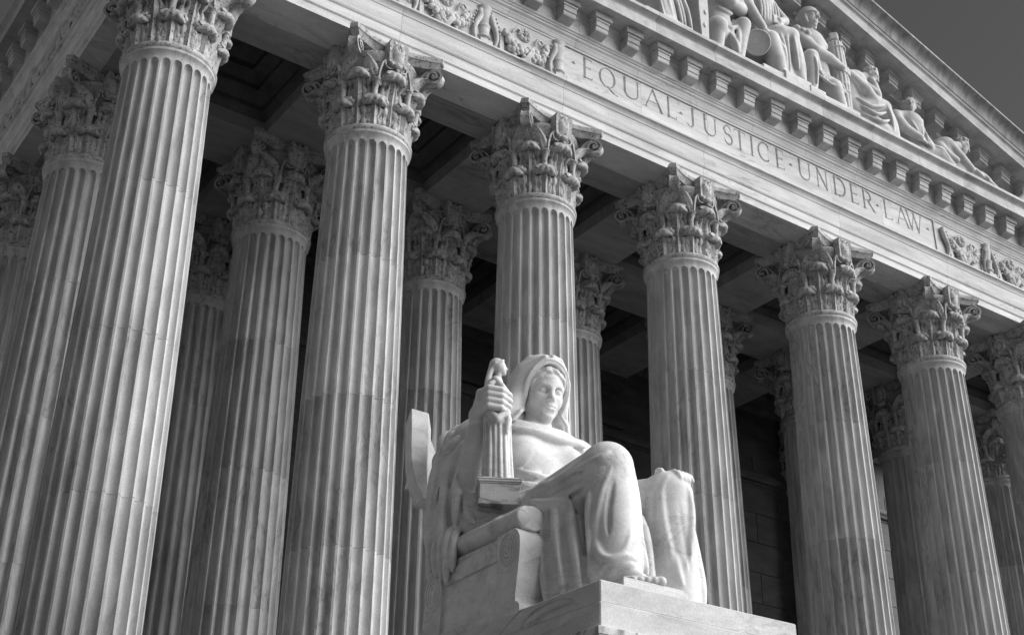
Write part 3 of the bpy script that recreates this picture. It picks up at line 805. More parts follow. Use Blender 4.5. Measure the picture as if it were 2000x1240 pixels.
def inscription(x0, x1, z0, z1, name='inscription_panel'):
    dx = 0.0085; nx = int((x1-x0)/dx); nz = int((z1-z0)/dx)
    X = np.linspace(x0+0.003, x1-0.003, nx+1); Z = np.linspace(z0, z1, nz+1)
    D = np.zeros((nx+1, nz+1))
    for ax0, az0, ax1, az1, ra, rb_ in segs:
        xa, xb_ = min(ax0, ax1)-ra-0.02, max(ax0, ax1)+ra+0.02; za, zb_ = min(az0, az1)-ra-0.02, max(az0, az1)+ra+0.02
        i0, i1 = np.searchsorted(X, (xa, xb_)); j0, j1 = np.searchsorted(Z, (za, zb_))
        if i1 <= i0 or j1 <= j0: continue
        px = X[i0:i1, None]-ax0; pz = Z[None, j0:j1]-az0; bx_, bz_ = ax1-ax0, az1-az0; L2 = bx_*bx_+bz_*bz_+1e-9
        t = np.clip((px*bx_+pz*bz_)/L2, 0, 1); d = np.sqrt((px-t*bx_)**2+(pz-t*bz_)**2); r = ra+(rb_-ra)*t
        D[i0:i1, j0:j1] = np.maximum(D[i0:i1, j0:j1], np.clip((r-d)*1.9, 0, 0.05))
    V = np.zeros((nx+1, nz+1, 3)); V[..., 0] = X[:, None]; V[..., 1] = YF+0.012+D; V[..., 2] = Z[None]
    ii = np.arange((nx+1)*(nz+1)).reshape(nx+1, nz+1)
    F = np.stack([ii[:-1, :-1], ii[1:, :-1], ii[1:, 1:], ii[:-1, 1:]], -1).reshape(-1, 4)
    me = mesh(name, V.reshape(-1, 3), F, M_ent); o = ob(name, me, ENT); return o
pj_ = [PX0+0.07, 10.34, 12.35, 14.30, 16.45, 18.30, PX1-0.07]
pz0, pz1 = ZF0+0.02, 20.665
for a, c_ in zip(pj_[:-1], pj_[1:]): inscription(a, c_, pz0, pz1)
# margin moulding round the inscription and backing block
b = MB(); b.box(PX0, PX1, YF+0.075, -0.1, ZF0, ZF1); part('frieze_block', b, M_ent, ENT, smooth=False)
for x0, x1 in ((PX0, PX0+0.07), (PX1-0.07, PX1)):
    b = MB(); b.box(x0+0.002, x1-0.002, YF-0.022, YF+0.07, ZF0+0.002, ZF1-0.002); part('panel_frame', b, M_ent, ENT, smooth=False)

# ------------------------------------------------------------------ carved frieze: candelabra, horns, swags of fruit, rosettes
def candelabrum():
    b = MB(); y0 = 0.0
    prof = [(0.13, 0.0), (0.13, 0.15), (0.10, 0.17), (0.10, 0.21), (0.155, 0.24), (0.155, 0.27), (0.115, 0.30), (0.125, 0.42), (0.14, 0.5), (0.15, 0.51), (0.15, 0.55), (0.115, 0.57), (0.13, 0.70), (0.155, 0.82), (0.165, 0.84), (0.165, 0.88), (0.12, 0.90), (0.14, 0.96), (0.165, 1.0), (0.17, 1.03)]
    n = 13; P = []
    for r, z in prof: P.append([(r*math.cos(t), -r*0.75*math.sin(t), z) for t in np.linspace(0, math.pi, n)])
    b.grid(np.array(P)); b.F.append(tuple(range(n))[::-1]); b.F.append(tuple(range((len(prof)-1)*n, len(prof)*n)))
    b.box(-0.15, 0.15, -0.12, 0, 0.002, 0.13)
    return b.mesh('candelabrum', M_orn, angle=35)
def horn(s):
    b = MB(); pts = []; rr = []
    for i in range(12):
        t = i/11; pts.append((s*(0.22+0.07*math.sin(t*5.2)-0.02*t), -0.05-0.02*math.sin(t*3), 0.04+0.86*t)); rr.append(0.025+0.055*t**0.7*(1-0.25*(t > 0.9)))
    b.tube(pts, rr, 9); 
    for i in range(6): b.ball((s*(0.24+0.05*math.sin(i*0.9)+0.06), -0.09, 0.35+0.09*i), 0.028, 6, 4)
    return b.mesh('horn', M_orn, angle=60)
def rosette(r=0.18):
    b = MB()
    b.lathe([(r, 0), (r, 0.02), (r*0.93, 0.04), (r*0.5, 0.03)], 24, cap=True)
    for q in range(8):
        a = q*math.pi/4; b.ball((r*0.66*math.cos(a), r*0.66*math.sin(a), 0.045), r*0.27, 8, 5, (1, 1, 0.6))
    b.ball((0, 0, 0.055), r*0.26, 8, 5)
    V = [(v[0], -v[2], v[1]) for v in b.V]; b.V = V
    return b.mesh('rosette', M_orn, angle=45)
def swag(seed):
    """garland of fruit hanging between two candelabra, tied by a ribbon"""
    r_ = random.Random(seed); b = MB()
    for i in range(74):
        t = r_.uniform(-1, 1); th = 0.21*(1-0.30*abs(t)); u = r_.uniform(-1, 1)
        x = 0.56*t; z = 0.26+0.30*abs(t)**2.2+u*th
        b.ball((x, -0.045-0.05*(1-u*u), z), r_.uniform(0.045, 0.088), 8, 5, (1, 0.9, r_.uniform(0.85, 1.15)))
    for i in range(26):
        t = r_.uniform(-1, 1); u = r_.uniform(-1.15, 1.15); x = 0.58*t; z = 0.26+0.30*abs(t)**2.2+u*0.17*(1-0.3*abs(t)); a = r_.uniform(0, 6.3); L_ = r_.uniform(0.07, 0.11)
        b.add([(x-L_*math.cos(a), -0.05, z-L_*math.sin(a)), (x+0.03*math.sin(a), -0.085, z-0.03*math.cos(a)), (x+L_*math.cos(a), -0.06, z+L_*math.sin(a)), (x-0.03*math.sin(a), -0.085, z+0.03*math.cos(a)), (x, -0.02, z)], [(0, 1, 2, 3), (1, 0, 4), (2, 1, 4), (3, 2, 4), (0, 3, 4)])
    return b.mesh('fruit_swag', M_orn, angle=60)
def ribbon():
    b = MB(); n = 9; P = []
    for i in range(n):
        t = i/(n-1); P.append([(-0.10+0.26*t+dx_, -0.10-0.055*math.sin(math.pi*t), 0.02+0.45*t+dz_) for dx_, dz_ in ((-0.045, 0.03), (0.045, -0.03))])
    b.grid(np.array(P)); Q = np.array(P)+np.array([0, 0.02, 0]); b.grid(Q[:, ::-1])
    b.tube([(-0.38, -0.05, 0.72), (-0.30, -0.06, 0.85), (-0.20, -0.06, 0.86), (-0.17, -0.06, 0.76), (-0.25, -0.06, 0.72)], [0.02, 0.028, 0.028, 0.025, 0.012], 7)
    b.tube([(0.20, -0.05, 0.62), (0.24, -0.06, 0.78), (0.34, -0.06, 0.82), (0.40, -0.06, 0.74), (0.34, -0.06, 0.66)], [0.02, 0.028, 0.028, 0.025, 0.012], 7)
    return b.mesh('ribbon', M_orn, angle=60)
me_can = candelabrum(); me_hl = horn(-1); me_hr = horn(1); me_ros = rosette(); me_sw = [swag(11+i) for i in range(3)]; me_rib = ribbon()
b = MB(); b.box(-0.055, 0.055, -0.06, 0, 0.0, 0.62); me_band = bevel_mesh(b.mesh('band', M_orn), 0.01)
def frieze_motif(P0, ux, rotz):
    """one bay of 1.97 m: candelabrum at its left end, swag to the right"""
    c0 = P0
    def at(d, n=0.0, z=0.0): return (c0[0]+ux[0]*d, c0[1]+ux[1]*d, ZF0+0.004+z)
    ob('candelabrum', me_can, ENT, at(0), rotz); ob('horn', me_hl, ENT, at(0), rotz); ob('horn', me_hr, ENT, at(0), rotz)
    ob('band', me_band, ENT, at(0.42), rotz)
    ob('fruit_swag', rnd.choice(me_sw), ENT, at(1.02), rotz); ob('ribbon', me_rib, ENT, at(1.08), rotz); ob('rosette', me_ros, ENT, at(1.02, 0, 0.80), rotz)
for i in range(4):
    frieze_motif((0.18+1.965*i, YF, 0), (1, 0), 0)
ob('candelabrum', me_can, ENT, (0.18+1.965*4-0.03, YF, ZF0+0.004)); ob('horn', me_hl, ENT, (0.18+1.965*4-0.03, YF, ZF0+0.004))
ob('horn', me_hr, ENT, (20.46, YF, ZF0+0.004)); ob('band', me_band, ENT, (20.87, YF, ZF0+0.004)); ob('fruit_swag', me_sw[1], ENT, (21.42, YF, ZF0+0.004)); ob('ribbon', me_rib, ENT, (21.48, YF, ZF0+0.004)); ob('rosette', me_ros, ENT, (21.38, YF, ZF0+0.80)); ob('horn', me_hl, ENT, (22.45, YF, ZF0+0.004))
for i in range(3): frieze_motif((22.45+1.965*i, YF, 0), (1, 0), 0)
for i in range(6): frieze_motif((XL, 1.0+1.965*(i+1), 0), (0, -1), -math.pi/2)
# ------------------------------------------------------------------ statue pedestal
SA = np.array([2.26, -9.0, 5.675])       # front left top corner of the pedestal
PED = thing('statue_pedestal', 'stepped white veined marble pedestal carrying the seated statue', 'pedestal', tuple(SA))
PW, PD = 2.77, 4.75
def slab(name, e, z0, z1, par=PED, bev=0.012):
    b = MB(); b.box(-e, PW+e, -e, PD+e, z0, z1); return ob(name, bevel_mesh(b.mesh(name, M_plin), bev), par)
slab('top_slab', 0.0, -0.235, 0.0)
slab('second_slab', 0.035, -0.52, -0.237)
b = MB()
pp = [(0.04, -0.523), (0.15, -0.523), (0.16, -0.53), (0.16, -0.60), (0.15, -0.605), (0.145, -0.64), (0.115, -0.68), (0.075, -0.70), (0.06, -0.715), (0.06, -0.735), (0.03, -0.745), (0.03, -0.80)]
P = np.array([[(-e, -e, z), (PW+e, -e, z), (PW+e, PD+e, z), (-e, PD+e, z)] for e, z in pp])
b.grid(P, closev=True); b.F.append((0, 1, 2, 3)); b.F.append(tuple(range(len(pp)*4-4, len(pp)*4)))
ob('cornice', b.mesh('cornice', M_plin, angle=30), PED)
slab('die', 0.02, -SA[2]+0.6, -0.803); slab('foot', 0.22, -SA[2]+0.002, -SA[2]+0.597, bev=0.03)

# ------------------------------------------------------------------ the seated statue (coordinates relative to the pedestal corner)
STAT = thing('seated_statue', 'large white marble statue of a hooded seated figure holding a small figurine', 'statue', tuple(SA))
b = MB(); b.box(0.52, 1.44, 0.26, 1.3, 0.002, 0.16); b.box(0.55, 1.41, 0.29, 1.3, 0.161, 0.2)
ob('foot_slab', bevel_mesh(b.mesh('foot_slab', M_plin), 0.008), STAT)
def statue_base(c):
    # trunk
    c.ell((1.38, 2.85, 1.45), (0.62, 0.52, 0.55), 0.1)
    c.seg((1.38, 2.92, 1.6), (1.38, 3.02, 2.3), 0.46, 0.44, 0.15)
    c.ell((1.38, 3.02, 2.55), (0.64, 0.40, 0.50), 0.2)
    c.line([(0.62, 3.22, 2.80), (1.38, 3.16, 2.78), (2.12, 3.12, 2.80)], [0.25, 0.25, 0.25], 0.15)
    c.ell((1.03, 2.72, 2.47), (0.24, 0.17, 0.22), 0.14); c.ell((1.72, 2.70, 2.48), (0.24, 0.17, 0.22), 0.14)
    c.seg((1.40, 3.08, 2.85), (1.43, 2.99, 3.35), 0.215, 0.175, 0.12)
    # thighs, shins
    c.seg((1.02, 2.65, 1.42), (0.96, 1.03, 1.74), 0.44, 0.29, 0.12)
    c.seg((1.78, 2.65, 1.40), (1.96, 1.13, 1.65), 0.44, 0.28, 0.12)
    c.seg((0.96, 1.01, 1.73), (0.93, 0.80, 0.55), 0.29, 0.25, 0.08)
    c.seg((1.96, 1.11, 1.63), (1.94, 1.00, 0.15), 0.29, 0.27, 0.08)
    # cloth spanning the legs and falling to the base
    c.seg((1.40, 1.75, 1.35), (1.45, 1.30, 0.2), 0.30, 0.34, 0.15)
    c.seg((1.15, 1.30, 1.0), (1.2, 1.05, 0.1), 0.22, 0.26, 0.12)
    c.seg((1.72, 1.35, 1.0), (1.75, 1.2, 0.05), 0.22, 0.30, 0.12)
    c.ell((0.92, 1.0, 0.42), (0.36, 0.36, 0.32), 0.12)
    # cloth at the figure's right side, from the thigh to the base
    c.seg((0.66, 1.75, 1.40), (0.60, 1.42, 0.1), 0.13, 0.15, 0.10)
    c.seg((0.76, 1.45, 1.35), (0.74, 1.25, 0.1), 0.18, 0.20, 0.12)
    # mantle over the right arm, hanging over the arm of the throne
    c.seg((0.50, 3.38, 2.74), (0.34, 3.45, 1.5), 0.20, 0.27, 0.12)
    c.seg((0.34, 3.45, 1.6), (0.22, 3.42, 0.95), 0.27, 0.16, 0.12)
    c.seg((0.52, 3.15, 2.0), (0.46, 2.95, 1.45), 0.24, 0.24, 0.12)
    c.seg((0.70, 3.35, 2.80), (0.42, 3.62, 2.50), 0.22, 0.18, 0.10)
    c.seg((0.42, 3.62, 2.5), (0.34, 3.62, 1.6), 0.18, 0.18, 0.10)
    c.seg((0.85, 3.0, 1.6), (0.5, 2.9, 1.5), 0.25, 0.22, 0.12)
    # left sleeve
    c.seg((2.12, 3.12, 2.80), (2.42, 2.35, 2.10), 0.25, 0.21, 0.12)
    c.seg((2.42, 2.35, 2.10), (2.12, 1.45, 1.88), 0.21, 0.14, 0.08)
    return c
def statue_arm(c):
    c.seg((0.55, 3.22, 2.70), (0.44, 3.06, 2.06), 0.20, 0.18, 0.06)
    c.line([(0.44, 3.06, 2.06), (0.42, 2.99, 2.35), (0.36, 2.80, 2.84)], [0.185, 0.19, 0.115], 0.06)
    return c
# folds of the drapery: ridges of cloth as polylines with a radius
FOLDS = [
    ([(0.80, 0.75, 1.62), (0.71, 0.81, 1.33), (0.68, 0.87, 1.06), (0.69, 0.91, 0.82), (0.65, 0.79, 0.58), (0.71, 0.66, 0.51), (0.84, 0.59, 0.63), (0.93, 0.60, 0.87)], 0.035),  # calfU
    ([(0.71, 1.26, 1.23), (0.70, 1.21, 0.93), (0.68, 1.15, 0.69)], 0.035),  # calf3
    ([(0.63, 2.00, 1.63), (0.65, 1.60, 1.66), (0.66, 1.21, 1.68), (0.70, 0.86, 1.73), (0.80, 0.77, 1.82)], 0.035),  # thigh1
    ([(0.54, 1.70, 1.41), (0.63, 1.36, 1.44), (0.69, 1.07, 1.52), (0.73, 0.81, 1.61)], 0.035),  # thigh2
    ([(0.62, 1.34, 1.33), (0.77, 1.24, 1.42), (0.68, 0.91, 1.44)], 0.040),  # thigh3
    ([(0.63, 2.15, 1.62), (0.55, 1.70, 1.40), (0.58, 1.43, 1.35), (0.69, 1.29, 1.42)], 0.050),  # hip
    ([(0.96, 2.77, 1.95), (0.65, 2.03, 1.68), (0.66, 1.67, 1.73)], 0.035),  # hip2
    ([(0.60, 1.56, 1.33), (0.57, 1.48, 1.04), (0.54, 1.51, 0.84)], 0.045),  # hang1
    ([(0.61, 1.33, 1.28), (0.62, 1.27, 1.02), (0.64, 1.20, 0.72), (0.57, 1.06, 0.40)], 0.045),  # hang3
    ([(0.55, 1.66, 1.32), (0.51, 1.65, 1.02)], 0.045),  # hang4
    ([(0.69, 0.76, 0.31), (0.74, 0.66, 0.42), (0.86, 0.58, 0.46), (1.05, 0.60, 0.45)], 0.035),  # hem
    ([(0.62, 0.81, 0.36), (0.70, 0.69, 0.48), (0.84, 0.57, 0.53), (1.00, 0.56, 0.52)], 0.030),  # hem2
    ([(1.65, 1.25, 1.68), (1.67, 1.14, 1.50)], 0.035),  # mid1
    ([(1.65, 1.29, 1.54), (1.66, 1.25, 1.20), (1.60, 1.13, 0.87), (1.56, 1.06, 0.56)], 0.040),  # mid2
    ([(1.80, 0.92, 1.81), (1.72, 0.95, 1.60), (1.71, 0.94, 1.30), (1.73, 0.89, 0.95), (1.76, 0.85, 0.66), (1.80, 0.80, 0.48)], 0.035),  # left1
    ([(1.71, 1.01, 1.77), (1.68, 1.06, 1.45), (1.67, 1.09, 1.10), (1.63, 1.05, 0.68)], 0.035),  # left0
    ([(1.78, 0.84, 0.83), (1.79, 0.81, 0.60), (1.82, 0.78, 0.44)], 0.030),  # left2
    ([(2.03, 0.83, 1.70), (2.05, 0.82, 1.40), (1.99, 0.79, 1.03), (1.89, 0.77, 0.66)], 0.035),  # left3
    ([(1.92, 0.88, 1.82), (2.11, 0.88, 1.76)], 0.030),  # left4
    ([(0.86, 2.92, 2.90), (1.10, 2.82, 2.88), (1.40, 2.76, 2.83), (1.76, 2.78, 2.86), (2.05, 2.84, 2.84)], 0.060),  # neck1
    ([(0.92, 2.77, 2.23), (0.93, 2.63, 2.31), (1.01, 2.56, 2.44)], 0.020),  # strap
    ([(0.93, 2.84, 2.15), (1.04, 2.68, 2.19), (1.17, 2.60, 2.23)], 0.025),  # waist
    ([(0.98, 2.79, 2.05), (1.12, 2.63, 2.10), (1.33, 2.56, 2.26)], 0.025),  # waist2
    ([(0.18, 3.43, 2.13), (0.24, 3.42, 2.40), (0.28, 3.33, 2.58), (0.33, 3.22, 2.72)], 0.050),  # m1
    ([(0.12, 3.39, 1.82), (0.19, 3.36, 2.11), (0.28, 3.26, 2.39), (0.34, 3.15, 2.60)], 0.050),  # m2
    ([(0.20, 3.20, 1.56), (0.25, 3.19, 1.88), (0.25, 3.03, 2.15), (0.22, 2.94, 2.37)], 0.045),  # m3
    ([(0.07, 3.35, 1.51), (0.11, 3.29, 1.69), (0.18, 3.27, 1.83)], 0.040),  # m4
    ([(0.33, 2.73, 1.42), (0.32, 2.81, 1.66), (0.44, 2.88, 1.96)], 0.050),  # m5
    ([(0.25, 2.82, 1.40), (0.27, 2.89, 1.67), (0.32, 2.94, 1.95)], 0.040),  # m6
    ([(0.23, 3.03, 1.43), (0.24, 3.03, 1.65), (0.28, 3.03, 1.87)], 0.035),  # m7
    ([(0.26, 3.40, 2.53), (0.29, 3.41, 2.71), (0.31, 3.34, 2.81)], 0.045),  # b2
    ([(1.12, 0.80, 1.78), (1.19, 0.84, 1.30), (1.15, 0.76, 0.85), (1.22, 0.68, 0.42)], 0.060),
    ([(0.66, 0.98, 1.40), (0.66, 0.99, 0.95), (0.62, 0.95, 0.45)], 0.040),
    ([(1.30, 1.05, 1.45), (1.34, 0.98, 0.9), (1.36, 0.92, 0.2)], 0.055),
    ([(1.48, 1.10, 1.35), (1.52, 1.00, 0.8), (1.50, 0.95, 0.2)], 0.055),
    ([(2.22, 1.1, 1.6), (2.26, 1.05, 1.0), (2.24, 0.95, 0.5), (2.2, 0.95, 0.1)], 0.06),
    ([(0.30, 3.30, 1.45), (0.20, 3.20, 1.1), (0.16, 3.15, 0.82)], 0.09),
    ([(0.24, 3.45, 1.4), (0.14, 3.42, 0.98)], 0.09),
    ([(0.30, 2.98, 1.50), (0.12, 2.92, 1.26), (0.09, 2.90, 0.98), (0.10, 2.92, 0.80)], 0.034),
    ([(0.30, 3.08, 1.52), (0.09, 3.02, 1.28), (0.07, 3.00, 0.95), (0.08, 3.02, 0.66)], 0.040),
    ([(0.30, 3.18, 1.52), (0.08, 3.14, 1.28), (0.07, 3.12, 0.95), (0.08, 3.12, 0.74)], 0.036),
    ([(0.28, 3.30, 1.50), (0.07, 3.26, 1.22), (0.06, 3.24, 0.95), (0.08, 3.22, 0.80)], 0.036),
    ([(0.25, 3.42, 1.50), (0.07, 3.38, 1.15), (0.06, 3.34, 0.90)], 0.036),
    # collar and folds of the dress
    ([(0.80, 2.86, 2.86), (1.05, 2.70, 2.80), (1.40, 2.60, 2.75), (1.75, 2.66, 2.80), (2.05, 2.78, 2.84)], 0.042),
    ([(0.90, 2.88, 2.98), (1.2, 2.78, 2.93), (1.5, 2.76, 2.92), (1.8, 2.86, 2.96), (2.1, 2.88, 2.90)], 0.036),
    ([(1.98, 2.74, 2.76), (1.78, 2.58, 2.48), (1.62, 2.53, 2.2)], 0.028),
    ([(0.85, 2.70, 2.24), (1.1, 2.57, 2.17), (1.4, 2.54, 2.14), (1.6, 2.56, 2.2)], 0.024),
    ([(0.88, 2.72, 2.08), (1.2, 2.55, 2.03), (1.6, 2.50, 2.10)], 0.028),
    # thigh
    ([(0.62, 2.25, 1.62), (0.64, 1.75, 1.65), (0.68, 1.28, 1.74), (0.75, 0.95, 1.83)], 0.034),
    ([(0.58, 2.1, 1.43), (0.63, 1.6, 1.47), (0.67, 1.18, 1.55)], 0.036),
    # cloth hanging beside the leg
    ([(0.52, 1.75, 1.42), (0.50, 1.62, 1.0), (0.46, 1.55, 0.5), (0.47, 1.5, 0.05)], 0.046),
    ([(0.56, 1.50, 1.4), (0.53, 1.42, 1.0), (0.52, 1.30, 0.6), (0.50, 1.25, 0.1)], 0.05),
    ([(0.62, 1.28, 1.35), (0.60, 1.2, 0.9), (0.58, 1.08, 0.5), (0.56, 1.02, 0.1)], 0.046),
    # mantle
    ([(0.30, 3.5, 2.75), (0.14, 3.5, 2.2), (0.08, 3.45, 1.6), (0.06, 3.4, 1.15)], 0.042),
    ([(0.36, 3.36, 2.7), (0.18, 3.28, 2.1), (0.12, 3.20, 1.5), (0.10, 3.18, 1.1)], 0.042),
    ([(0.32, 3.18, 2.3), (0.20, 3.03, 1.85), (0.16, 2.98, 1.4)], 0.042),
    ([(0.32, 2.98, 1.9), (0.24, 2.80, 1.55), (0.23, 2.68, 1.38)], 0.038),
    ([(0.55, 3.55, 2.95), (0.36, 3.62, 2.82), (0.30, 3.6, 2.5)], 0.05),
    ([(0.62, 3.45, 3.0), (0.45, 3.5, 2.9), (0.36, 3.48, 2.6)], 0.05),
]

GROOVES = [
    ([(0.49, 1.62, 1.35), (0.45, 1.50, 0.8), (0.43, 1.40, 0.1)], 0.050),
    ([(0.55, 1.38, 1.35), (0.51, 1.30, 0.9), (0.47, 1.15, 0.2)], 0.052),
    ([(0.64, 1.10, 1.3), (0.61, 1.05, 0.8), (0.58, 0.95, 0.2)], 0.055),
    ([(0.62, 2.3, 1.74), (0.64, 1.8, 1.77), (0.69, 1.3, 1.88), (0.78, 1.0, 1.97)], 0.028),
    ([(0.57, 2.2, 1.52), (0.60, 1.7, 1.56), (0.65, 1.25, 1.64), (0.71, 0.92, 1.72)], 0.028),
    ([(0.58, 2.0, 1.34), (0.63, 1.5, 1.37), (0.67, 1.1, 1.44)], 0.028),
    ([(0.18, 3.42, 2.4), (0.07, 3.36, 1.9), (0.03, 3.30, 1.3)], 0.030),
    ([(0.62, 3.42, 3.06), (0.40, 3.56, 2.90), (0.32, 3.55, 2.6)], 0.02),
    ([(1.24, 1.05, 1.72), (1.27, 0.95, 1.2), (1.28, 0.85, 0.5), (1.28, 0.8, 0.25)], 0.055),
    ([(1.62, 0.98, 1.72), (1.58, 0.94, 1.2), (1.57, 0.88, 0.6), (1.58, 0.85, 0.2)], 0.05),
    ([(1.86, 0.80, 1.5), (1.88, 0.77, 1.1), (1.93, 0.74, 0.6)], 0.030),
    ([(0.80, 0.72, 1.45), (0.74, 0.74, 1.1), (0.73, 0.73, 0.8)], 0.028),
    ([(1.42, 1.2, 1.5), (1.43, 1.05, 0.9), (1.43, 0.92, 0.3)], 0.03),
    ([(1.60, 1.12, 1.5), (1.60, 1.0, 0.9), (1.60, 0.92, 0.3)], 0.03),
    ([(0.36, 3.30, 2.62), (0.20, 3.34, 2.2), (0.13, 3.34, 1.7)], 0.03),
    ([(0.32, 2.95, 1.9), (0.24, 2.92, 1.55)], 0.03),
    ([(0.58, 2.0, 1.55), (0.60, 1.6, 1.52), (0.64, 1.2, 1.56)], 0.025),
    ([(0.60, 1.75, 1.28), (0.68, 1.35, 1.22), (0.72, 1.05, 1.3)], 0.03),
]
body = Carve((-0.14, 0.25, -0.02), (2.85, 4.15, 3.6), 0.019)
statue_base(body); 
def smooth_line(pts, n=4):
    """Catmull-Rom through the points"""
    p = [np.array(q, float) for q in pts]; o = []
    for i in range(len(p)-1):
        a, b_, c_, d = p[max(i-1, 0)], p[i], p[i+1], p[min(i+2, len(p)-1)]
        for j in range(n):
            t = j/n; o.append(0.5*(2*b_+(c_-a)*t+(2*a-5*b_+4*c_-d)*t*t+(3*b_-a-3*c_+d)*t**3))
    return o+[p[-1]]
def ridge(c, pts, r, k, op='add', taper=0.85):
    q = smooth_line(pts); m = len(q)
    c.line(q, [r*(1-taper*abs(2*i/(m-1)-1)**3) for i in range(m)], k, op)
for pts, r in FOLDS: ridge(body, pts, r*1.45, 0.026)
for pts, r in GROOVES: ridge(body, pts, r, 0.03, 'cut')
# the arm is bare: free it from the mantle before adding it
body.seg((0.44, 3.02, 2.10), (0.34, 2.80, 2.80), 0.235, 0.18, 0.03, 'cut')
body.seg((0.40, 2.85, 2.10), (0.20, 2.60, 2.60), 0.26, 0.22, 0.03, 'cut')
# right foot with toes on the slab
body.line([(0.90, 0.85, 0.42), (0.95, 0.66, 0.34), (0.97, 0.52, 0.27)], [0.18, 0.14, 0.10], 0.05)
for i in range(5):
    fx = 0.80+i*0.072; fy = 0.43-0.028*i
    body.seg((fx, fy+0.14, 0.285), (fx+0.01, fy, 0.25), 0.036+0.004*i, 0.034+0.006*i, 0.012)
# sandal sole and left foot under the hem
body.line([(1.94, 0.95, 0.1), (2.0, 0.72, 0.08)], [0.14, 0.1], 0.05)
statue_arm(body)
# left hand lying on the left knee
body.ell((2.05, 1.20, 1.915), (0.11, 0.15, 0.06), 0.04)
for i in range(4):
    fx = 1.94+i*0.062
    body.line([(fx+0.02, 1.12, 1.925), (fx+0.01, 0.97, 1.912), (fx, 0.885, 1.855), (fx, 0.85, 1.79)], [0.036, 0.034, 0.032, 0.026], 0.012)
body.line([(1.97, 1.28, 1.95), (1.86, 1.15, 1.95), (1.82, 1.06, 1.92)], [0.05, 0.045, 0.038], 0.015)
ob('figure', body.mesh('figure', M_stat), STAT)

# hand round the figurine
hand = Carve((0.05, 2.2, 2.6), (0.85, 3.05, 3.35), 0.012)
fa = np.array([0.46, 2.55]); sc_ = np.array([-0.83, 0.56]); tw = np.array([-0.56, -0.83])   # figurine axis, screen-left, towards the viewer
hand.seg((0.38, 2.86, 2.70), (0.345, 2.79, 2.86), 0.135, 0.115, 0.05)
for i in range(4):
    z = 3.075-i*0.082; L_ = [1.0, 1.04, 1.0, 0.9][i]
    k0 = fa+sc_*(0.215-0.012*i)+tw*0.07; k1 = fa+sc_*0.11+tw*0.205; k2 = fa-sc_*0.05*L_+tw*0.20; k3 = fa-sc_*0.15*L_+tw*0.11
    hand.seg((0.335, 2.80, 2.86), (k0[0], k0[1], z), 0.09, 0.055, 0.05)
    hand.line([(k0[0], k0[1], z), (k1[0], k1[1], z+0.012), (k2[0], k2[1], z-0.012), (k3[0], k3[1], z-0.035)], [0.052, 0.048, 0.044, 0.036], 0.010)
    hand.ell((k0[0]-0.005, k0[1]-0.01, z), (0.056, 0.056, 0.05), 0.02)
tb = fa+sc_*0.16-tw*0.02; te = fa+sc_*0.09+tw*0.13
hand.line([(0.35, 2.74, 2.92), (tb[0], tb[1], 3.10), (te[0], te[1], 3.17), (te[0]+0.03, te[1]-0.02, 3.20)], [0.075, 0.055, 0.045, 0.036], 0.02)
ob('hand', hand.mesh('hand', M_stat), STAT)

# head: a = to the viewer's right, f = forward, z up; bent forward a little
HC0 = np.array([1.43, 2.93, 3.50]); pit = math.radians(15); yaw = math.radians(-10)
def hp(a, f, z):
    f2 = f*math.cos(pit)+z*math.sin(pit)*1.0; z2 = z*math.cos(pit)-f*math.sin(pit)
    a2 = a*math.cos(yaw)+f2*math.sin(yaw); f3 = f2*math.cos(yaw)-a*math.sin(yaw)
    return (HC0[0]+a2, HC0[1]-f3, HC0[2]+z2)
HR = np.array([np.array(hp(1, 0, 0))-HC0, np.array(hp(0, 1, 0))-HC0, np.array(hp(0, 0, 1))-HC0]).T   # columns: local axes in world
head = Carve((1.0, 2.35, 2.85), (1.9, 3.4, 4.1), 0.0105)
def he(c, r, k, op='add'): head.ell(hp(*c), r, k, op, R=HR)
def hl(pts, r, k, op='add'): head.line([hp(*p) for p in pts], r, k, op)
he((0, 0.0, 0.09), (0.265, 0.32, 0.32), 0.05)
he((0, 0.10, -0.06), (0.215, 0.215, 0.29), 0.06)
hl([(-0.17, 0.0, -0.20), (0, 0.19, -0.315)], [0.09, 0.08], 0.08); hl([(0.17, 0.0, -0.20), (0, 0.19, -0.315)], [0.09, 0.08], 0.08)
he((0, 0.205, -0.318), (0.08, 0.065, 0.06), 0.05)
for s in (1, -1):
    he((s*0.135, 0.155, -0.10), (0.09, 0.10, 0.10), 0.06)
    hl([(s*0.19, 0.185, 0.06), (s*0.12, 0.255, 0.078), (s*0.035, 0.285, 0.055)], [0.026, 0.03, 0.028], 0.05)
for s in (1, -1):
    he((s*0.108, 0.312, 0.010), (0.082, 0.085, 0.052), 0.035, 'cut')
    he((s*0.108, 0.230, 0.006), (0.062, 0.055, 0.034), 0.008)
    hl([(s*0.050, 0.262, 0.005), (s*0.085, 0.282, 0.034), (s*0.125, 0.272, 0.034), (s*0.165, 0.232, 0.008)], 0.012, 0.012)
    hl([(s*0.052, 0.260, 0.0), (s*0.09, 0.268, -0.026), (s*0.13, 0.258, -0.026), (s*0.163, 0.232, 0.004)], 0.010, 0.012)
hl([(0, 0.275, 0.07), (0, 0.315, -0.01), (0, 0.352, -0.085)], [0.030, 0.031, 0.036], 0.045)
he((0, 0.352, -0.095), (0.036, 0.034, 0.03), 0.03)
for s in (1, -1):
    he((s*0.038, 0.305, -0.104), (0.024, 0.034, 0.022), 0.02)
    hl([(s*0.02, 0.338, -0.122), (s*0.022, 0.325, -0.124)], 0.010, 0.01, 'cut')
he((0, 0.262, -0.20), (0.105, 0.04, 0.075), 0.05)
